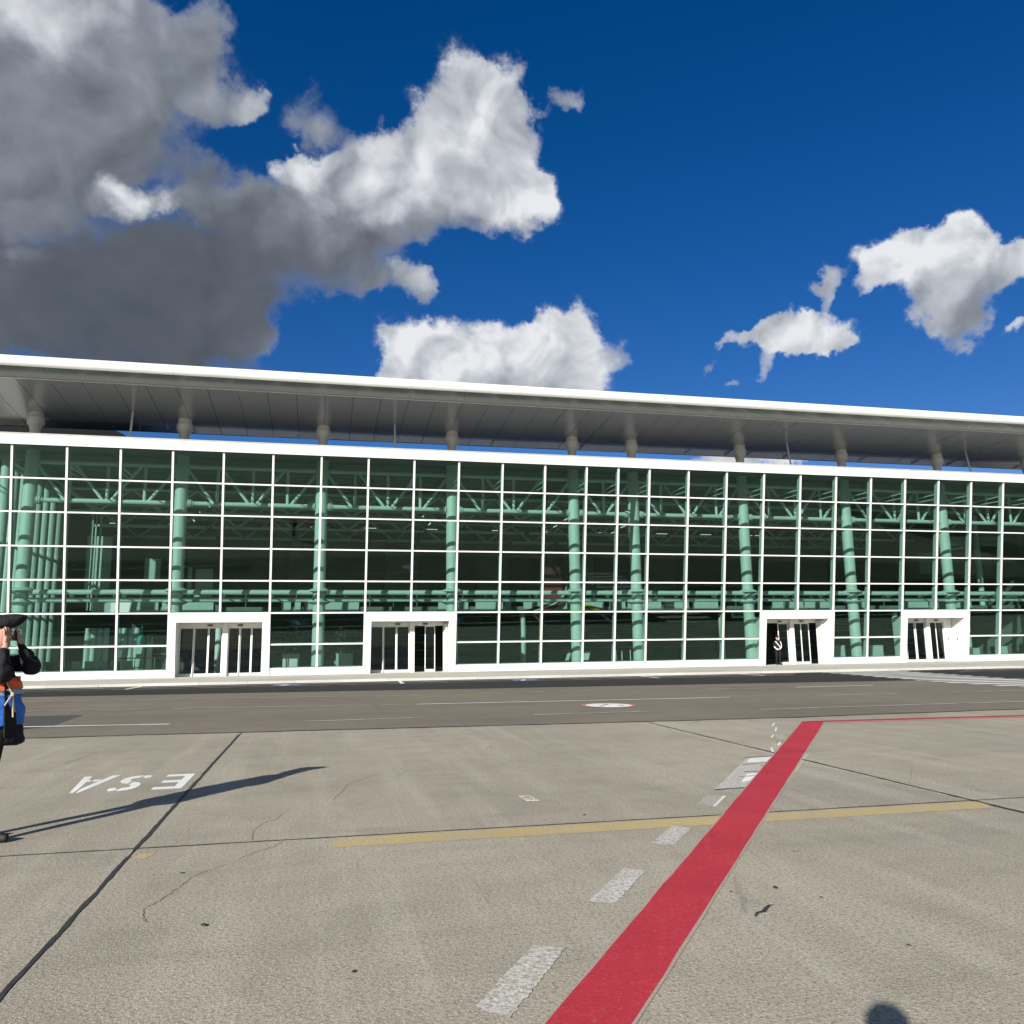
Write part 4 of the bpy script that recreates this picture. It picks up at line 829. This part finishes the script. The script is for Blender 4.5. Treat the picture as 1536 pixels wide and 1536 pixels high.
# ------------------------------------------------------------------ people
def skin_mesh(name, verts, edges, rad, root=0, sub=2):
    me = bpy.data.meshes.new(name); me.from_pydata(verts, edges, []); o = bpy.data.objects.new(name, me); col.objects.link(o)
    s = o.modifiers.new('skin', 'SKIN'); s.use_smooth_shade = True; s.branch_smoothing = 0.3
    for i, r_ in enumerate(rad):
        sv = me.skin_vertices[0].data[i]; sv.radius = (r_ if isinstance(r_, tuple) else (r_, r_)); sv.use_root = (i == root)
    u = o.modifiers.new('sub', 'SUBSURF'); u.levels = sub; u.render_levels = sub
    dg = bpy.context.evaluated_depsgraph_get(); ev = o.evaluated_get(dg); out = bpy.data.meshes.new_from_object(ev)
    bpy.data.objects.remove(o); bpy.data.meshes.remove(me); out.name = name
    out.polygons.foreach_set('use_smooth', [True]*len(out.polygons)); return out
def person(name, loc, rotz, label, sc, arms, mats_fn, mats, hip=0.10, group=None, stride=0.0):
    """local frame: +Y is where the person faces; arms = {side: (elbow, wrist, finger direction, palm side)}"""
    root = thing(name, loc, label, 'person', group, rotz)
    V = []; E_ = []; Rd = []
    def v(p, r_, par=None):
        V.append(tuple(Vector(p)*sc)); Rd.append((r_[0]*sc, r_[1]*sc) if isinstance(r_, tuple) else r_*sc)
        if par is not None: E_.append((par, len(V)-1))
        return len(V)-1
    pel = v((0, 0, 0.94), (0.165, 0.12)); sp = v((0, 0, 1.12), (0.15, 0.11), pel); ch = v((0, 0.0, 1.31), (0.17, 0.12), sp); nb = v((0, -0.01, 1.445), (0.10, 0.085), ch)
    nk = v((0, 0.0, 1.51), 0.056, nb); h0 = v((0, 0.025, 1.575), (0.066, 0.075), nk); h1 = v((0, 0.015, 1.65), (0.077, 0.094), h0); v((0, 0.005, 1.725), (0.062, 0.075), h1)
    for s in (-1, 1):
        st = s*stride
        hp = v((s*hip, 0, 0.88), (0.095, 0.10), pel); kn = v((s*hip*1.05, 0.015+st*0.5, 0.49), 0.066, hp); cf_ = v((s*hip*1.05, -0.01+st*0.7, 0.33), 0.06, kn); an = v((s*hip*1.05, -0.02+st, 0.085), 0.044, cf_)
        he = v((s*hip*1.05, -0.045+st, 0.045), 0.04, an); v((s*(hip*1.1+0.01), 0.08+st, 0.036), (0.045, 0.034), he); v((s*(hip*1.1+0.02), 0.165+st, 0.028), (0.036, 0.024), len(V)-1)
        el, wr, fd, pn = arms[s]
        sh = v((s*0.165, -0.01, 1.40), 0.075, nb if False else ch); e_ = v(el, 0.048, sh); m_ = v(tuple((Vector(el)*0.5+Vector(wr)*0.5)), 0.043, e_); w_ = v(wr, 0.028, m_)
        fd = Vector(fd).normalized(); pn = Vector(pn).normalized(); ac = fd.cross(pn).normalized()   # across the palm
        W0 = Vector(wr); pc = v(W0+fd*0.05, (0.036, 0.018), w_)
        for k, (off, L) in enumerate([(-0.030, 0.068), (-0.010, 0.078), (0.010, 0.074), (0.030, 0.058)]):
            b0 = W0+fd*0.085+ac*off; a = v(b0, 0.0095, pc); b = v(b0+fd*L*0.5+pn*L*0.10, 0.0088, a); v(b0+fd*L*0.9+pn*L*0.38, 0.0072, b)
        tb = W0+fd*0.035-ac*0.03; a = v(tb, 0.0125, w_); b = v(tb-ac*0.028+fd*0.03+pn*0.015, 0.0105, a); v(tb-ac*0.034+fd*0.058+pn*0.03, 0.0085, b)
    me = skin_mesh('body', V, E_, Rd)
    for m_ in mats: me.materials.append(m_)
    wrists = [Vector(arms[s][1])*sc for s in (-1, 1)]
    for p_ in me.polygons: p_.material_index = mats_fn(p_.center/sc, min((p_.center-w_).length for w_ in wrists)/sc)
    b = place('body', me, (0, 0, 0)); b.parent = root; b.location = (0, 0, 0)
    return root
fold_tex = bpy.data.textures.new('cloth_folds', 'CLOUDS'); fold_tex.noise_scale = 0.11; fold_tex.noise_depth = 2
def add(root, nm, m, mat, smooth=True, folds=0.0):
    o = place(nm, m.mesh(nm, mat, smooth, weld=folds > 0), (0, 0, 0)); o.parent = root; o.location = (0, 0, 0)
    if folds:
        u = o.modifiers.new('smooth', 'SUBSURF'); u.levels = u.render_levels = 2
        q = o.modifiers.new('folds', 'DISPLACE'); q.texture = fold_tex; q.strength = folds; q.mid_level = 0.5
    return o
def loft(m, rings, n=20, close=True, mi=0):   # rings: (z, cx, cy, rx, ry)
    vs = []; fs = []
    for z, cx, cy, rx, ry in rings: vs += [(cx+rx*math.cos(2*math.pi*i/n), cy+ry*math.sin(2*math.pi*i/n), z) for i in range(n)]
    for k in range(len(rings)-1): fs += [(k*n+i, k*n+(i+1) % n, (k+1)*n+(i+1) % n, (k+1)*n+i) for i in range(n)]
    if close: fs += [tuple(range(n-1, -1, -1)), tuple(range((len(rings)-1)*n, len(rings)*n))]
    return m.add(vs, fs, mi)
def face(root, sc, hair=True):
    k = sc
    add(root, 'nose', MB().add([Vector(p_)*k for p_ in [(-0.012, 0.105, 1.615), (0.012, 0.105, 1.615), (0, 0.100, 1.665), (0, 0.135, 1.618)]], [(0, 1, 3), (1, 2, 3), (2, 0, 3), (0, 2, 1)]), M['skin'])
    for s in (-1, 1):
        add(root, 'ear', MB().lathe(Vector((s*0.083, 0.005, 1.625))*k, [(0.004*k, -0.03*k), (0.014*k, -0.015*k), (0.016*k, 0.015*k), (0.006*k, 0.032*k)], 8), M['skin'])
        add(root, 'eye', MB().lathe(Vector((s*0.031, 0.098, 1.655))*k, [(0.002*k, -0.007*k), (0.011*k, 0), (0.002*k, 0.007*k)], 8), M['black'])
    add(root, 'mouth', MB().box(-0.022*k, 0.022*k, 0.096*k, 0.106*k, 1.582*k, 1.588*k), M['mred'])
    if hair: add(root, 'hair', loft(MB(), [(1.60*k, 0, -0.045*k, 0.072*k, 0.058*k), (1.66*k, 0, -0.03*k, 0.084*k, 0.078*k), (1.71*k, 0, -0.012*k, 0.082*k, 0.088*k), (1.745*k, 0, -0.005*k, 0.055*k, 0.062*k), (1.755*k, 0, 0, 0.02*k, 0.02*k)]), M['hair'])
# --- man at the left edge, facing right, hands raised to his face
S1 = 1.035
armsA = {1: ((0.19, 0.13, 1.33), (0.08, 0.09, 1.545), (0.0, 0.12, 1.0), (-0.4, -1.0, 0.0)), -1: ((-0.13, 0.215, 1.395), (-0.045, 0.145, 1.55), (0.1, -0.1, 1.0), (0.4, -1.0, 0.0))}
def mfA(c, dw):
    if c.z > 1.50 and abs(c.x) < 0.15 and c.y < 0.14 and dw > 0.03: return 1
    if dw < 0.19 and c.z > 1.555: return 1
    if c.z < 0.09: return 2
    return 0
pA = person('person', (-2.70, 7.93, 0.003), R(-96), 'man in black coat and pointed hat with orange and blue sash, hands raised', S1, armsA, mfA, [M['cloth'], M['skin'], M['shoe']], 0.085, None, 0.09)
face(pA, S1)
k = S1
coat = loft(MB(), [(0.735*k, 0, 0.015, 0.12, 0.12), (0.74*k, 0, 0.015, 0.262, 0.262), (0.80*k, 0, 0.01, 0.252, 0.25), (0.95*k, 0, 0.005, 0.215, 0.20), (1.08*k, 0, 0, 0.18, 0.152), (1.22*k, 0, 0, 0.185, 0.152), (1.36*k, 0, -0.005, 0.195, 0.145), (1.44*k, 0, -0.01, 0.13, 0.105), (1.50*k, 0, 0, 0.072, 0.075)], 26)
add(pA, 'coat', coat, M['cloth'], True, 0.045)
for s in (-1, 1):
    el, wr, _, _ = armsA[s]; el = Vector(el)*k; wr = Vector(wr)*k; sh = Vector((s*0.165, -0.01, 1.39))*k
    m = MB().tube(sh, el+(el-sh).normalized()*0.02, 0.088, 0.078, 14).lathe(el-Vector((0, 0, 0.05)), [(0.04, -0.045), (0.075, -0.015), (0.085, 0.04), (0.07, 0.09), (0.03, 0.115)], 14).tube(el, el+(wr-el)*0.9, 0.076, 0.05, 14)
    add(pA, 'sleeve', m, M['cloth'], True, 0.05)
# hat: crown swept up to a point at the front
m = MB(); n = 20; rings = []
for (z, r_, lift, push) in [(1.685, 0.098, 0.0, 0.0), (1.70, 0.112, 0.012, 0.012), (1.745, 0.118, 0.045, 0.03), (1.775, 0.10, 0.035, 0.015), (1.80, 0.03, 0.0, 0.0)]:
    ring_ = []
    for i in range(n):
        a = 2*math.pi*i/n; fy = math.sin(a); p_ = max(0, fy)**3
        ring_.append(((r_*math.cos(a))*k, (0.01+r_*1.12*fy+push*3.0*p_)*k, (z+lift*p_+0.25*lift*max(0, -fy)**3)*k))
    rings.append(ring_)
vs = [q for r_ in rings for q in r_]; fs = [(a*n+i, a*n+(i+1) % n, (a+1)*n+(i+1) % n, (a+1)*n+i) for a in range(len(rings)-1) for i in range(n)]+[tuple(range(n-1, -1, -1)), tuple(range(4*n, 5*n))]
add(pA, 'hat', m.add(vs, fs), M['cloth'], True, 0.012)
def wrap(z0, z1, r0, r1, a0, a1, mat, nm, n=22, fold=0.006, dz=0.0):
    m = MB(); vs = []; rows = 7
    for j in range(rows):
        t_ = j/(rows-1)
        for i in range(n+1):
            a = R(a0+(a1-a0)*i/n); f_ = 1+fold/0.2*math.sin(i*1.1+j*0.7)+fold/0.3*math.sin(j*1.3+i*0.6)
            rx = (r0[0]+(r1[0]-r0[0])*t_)*f_; ry = (r0[1]+(r1[1]-r0[1])*t_)*f_
            vs.append((rx*math.cos(a)*k, ry*math.sin(a)*k, (z0+(z1-z0)*t_+dz*math.sin(a))*k))
    fs = [(j*(n+1)+i, j*(n+1)+i+1, (j+1)*(n+1)+i+1, (j+1)*(n+1)+i) for j in range(rows-1) for i in range(n)]
    o = add(pA, nm, m.add(vs, fs), mat, True, 0.03); sl = o.modifiers.new('thickness', 'SOLIDIFY'); sl.thickness = 0.006; return o
wrap(1.19, 1.285, (0.21, 0.205), (0.200, 0.188), 0, 359, M['orange'], 'sash_band')
wrap(1.145, 1.188, (0.217, 0.212), (0.212, 0.207), 0, 359, M['greycloth'], 'sash_band')
wrap(0.90, 1.143, (0.235, 0.228), (0.218, 0.214), 0, 359, M['blue'], 'sash_skirt', fold=0.012)
# dark front panel over the sash with a knotted cord
m = MB().hexa([(0.165, 0.175, 0.84), (0.06, 0.225, 0.84), (0.07, 0.245, 0.84), (0.18, 0.195, 0.84), (0.135, 0.13, 1.34), (0.05, 0.165, 1.34), (0.06, 0.18, 1.34), (0.15, 0.145, 1.34)])
add(pA, 'bag_flap', m, M['cloth'])
c = MB()
for a, b in [((0.15, 0.15, 1.31), (0.115, 0.20, 1.19)), ((0.115, 0.20, 1.19), (0.18, 0.175, 1.10)), ((0.115, 0.20, 1.19), (0.105, 0.225, 1.04)), ((0.115, 0.203, 1.16), (0.13, 0.225, 1.0))]: c.tube(a, b, 0.007, n=7)
c.lathe((0.116, 0.202, 1.165), [(0.005, 0), (0.016, 0.01), (0.016, 0.03), (0.005, 0.04)], 8)
add(pA, 'cord', c, M['cord'])
add(pA, 'phone', MB().box(-0.06, 0.05, 0.13, 0.14, 1.58*k, 1.67*k), M['black'], False)
# --- guard standing in the doorway, facing the apron
S2 = 0.985
armsB = {1: ((0.25, 0.02, 1.14), (0.15, 0.14, 0.98), (-0.7, 0.5, -0.3), (-0.3, -1, 0)), -1: ((-0.25, 0.02, 1.14), (-0.13, 0.16, 1.0), (0.7, 0.5, -0.3), (0.3, -1, 0))}
def mfB(c, dw):
    if c.z > 1.50 and abs(c.x) < 0.15: return 1
    if dw < 0.17 and abs(c.y) > 0.08: return 3
    if c.z < 0.09: return 2
    return 0
pB = person('person', (27.12, 45.15, 0.127), R(172), 'guard in black uniform with white cross strap standing in the third doorway', S2, armsB, mfB, [M['cloth'], M['skin'], M['shoe'], M['glove']])
face(pB, S2)
add(pB, 'tunic', loft(MB(), [(0.80, 0, 0, 0.20, 0.15), (0.95, 0, 0, 0.185, 0.14), (1.1, 0, 0, 0.17, 0.132), (1.3, 0, 0, 0.185, 0.135), (1.41, 0, 0, 0.14, 0.10), (1.47, 0, 0, 0.07, 0.07)], 22), M['cloth'])
add(pB, 'cap', loft(MB(), [(1.655, 0, 0.01, 0.088, 0.10), (1.70, 0, 0.01, 0.09, 0.105), (1.735, 0, 0.012, 0.12, 0.13), (1.755, 0, 0.012, 0.11, 0.12), (1.765, 0, 0.01, 0.03, 0.03)], 18), M['cloth'])
add(pB, 'cap_peak', MB().hexa([(-0.075, 0.09, 1.66), (0.075, 0.09, 1.66), (0.045, 0.165, 1.645), (-0.045, 0.165, 1.645), (-0.075, 0.09, 1.668), (0.075, 0.09, 1.668), (0.045, 0.165, 1.653), (-0.045, 0.165, 1.653)]), M['shoe'])
m = MB(); pts = [(0.145, 0.06, 1.40), (0.10, 0.125, 1.33), (0.03, 0.148, 1.23), (-0.06, 0.148, 1.12), (-0.14, 0.115, 1.02)]
for a, b in zip(pts[:-1], pts[1:]): m.tube(a, b, 0.026, n=8)
add(pB, 'cross_strap', m, M['glove'])
m = MB(); pts = [(-0.165, 0.05, 1.40), (-0.20, 0.09, 1.28), (-0.215, 0.085, 1.14), (-0.17, 0.11, 1.02)]
for a, b in zip(pts[:-1], pts[1:]): m.tube(a, b, 0.022, n=8)
add(pB, 'shoulder_cord', m, M['glove'])
# --- photographer behind the camera, whose shadow falls on the concrete at lower right
armsC = {1: ((0.30, -0.08, 1.18), (0.26, -0.11, 1.42), (-0.1, 0.0, 1.0), (-1, 0, 0)), -1: ((-0.27, -0.03, 1.14), (-0.26, 0.02, 0.88), (0.0, 0.1, -1.0), (1, 0, 0))}
pC = person('person', (-0.19, -0.03, 0.003), R(-13), 'photographer in dark jacket standing at the camera, seen only as a shadow', 1.04, armsC, lambda c, dw: 1 if c.z > 1.5 else (2 if c.z < 0.09 else 0), [M['jacket'], M['skin'], M['shoe']])
face(pC, 1.04)
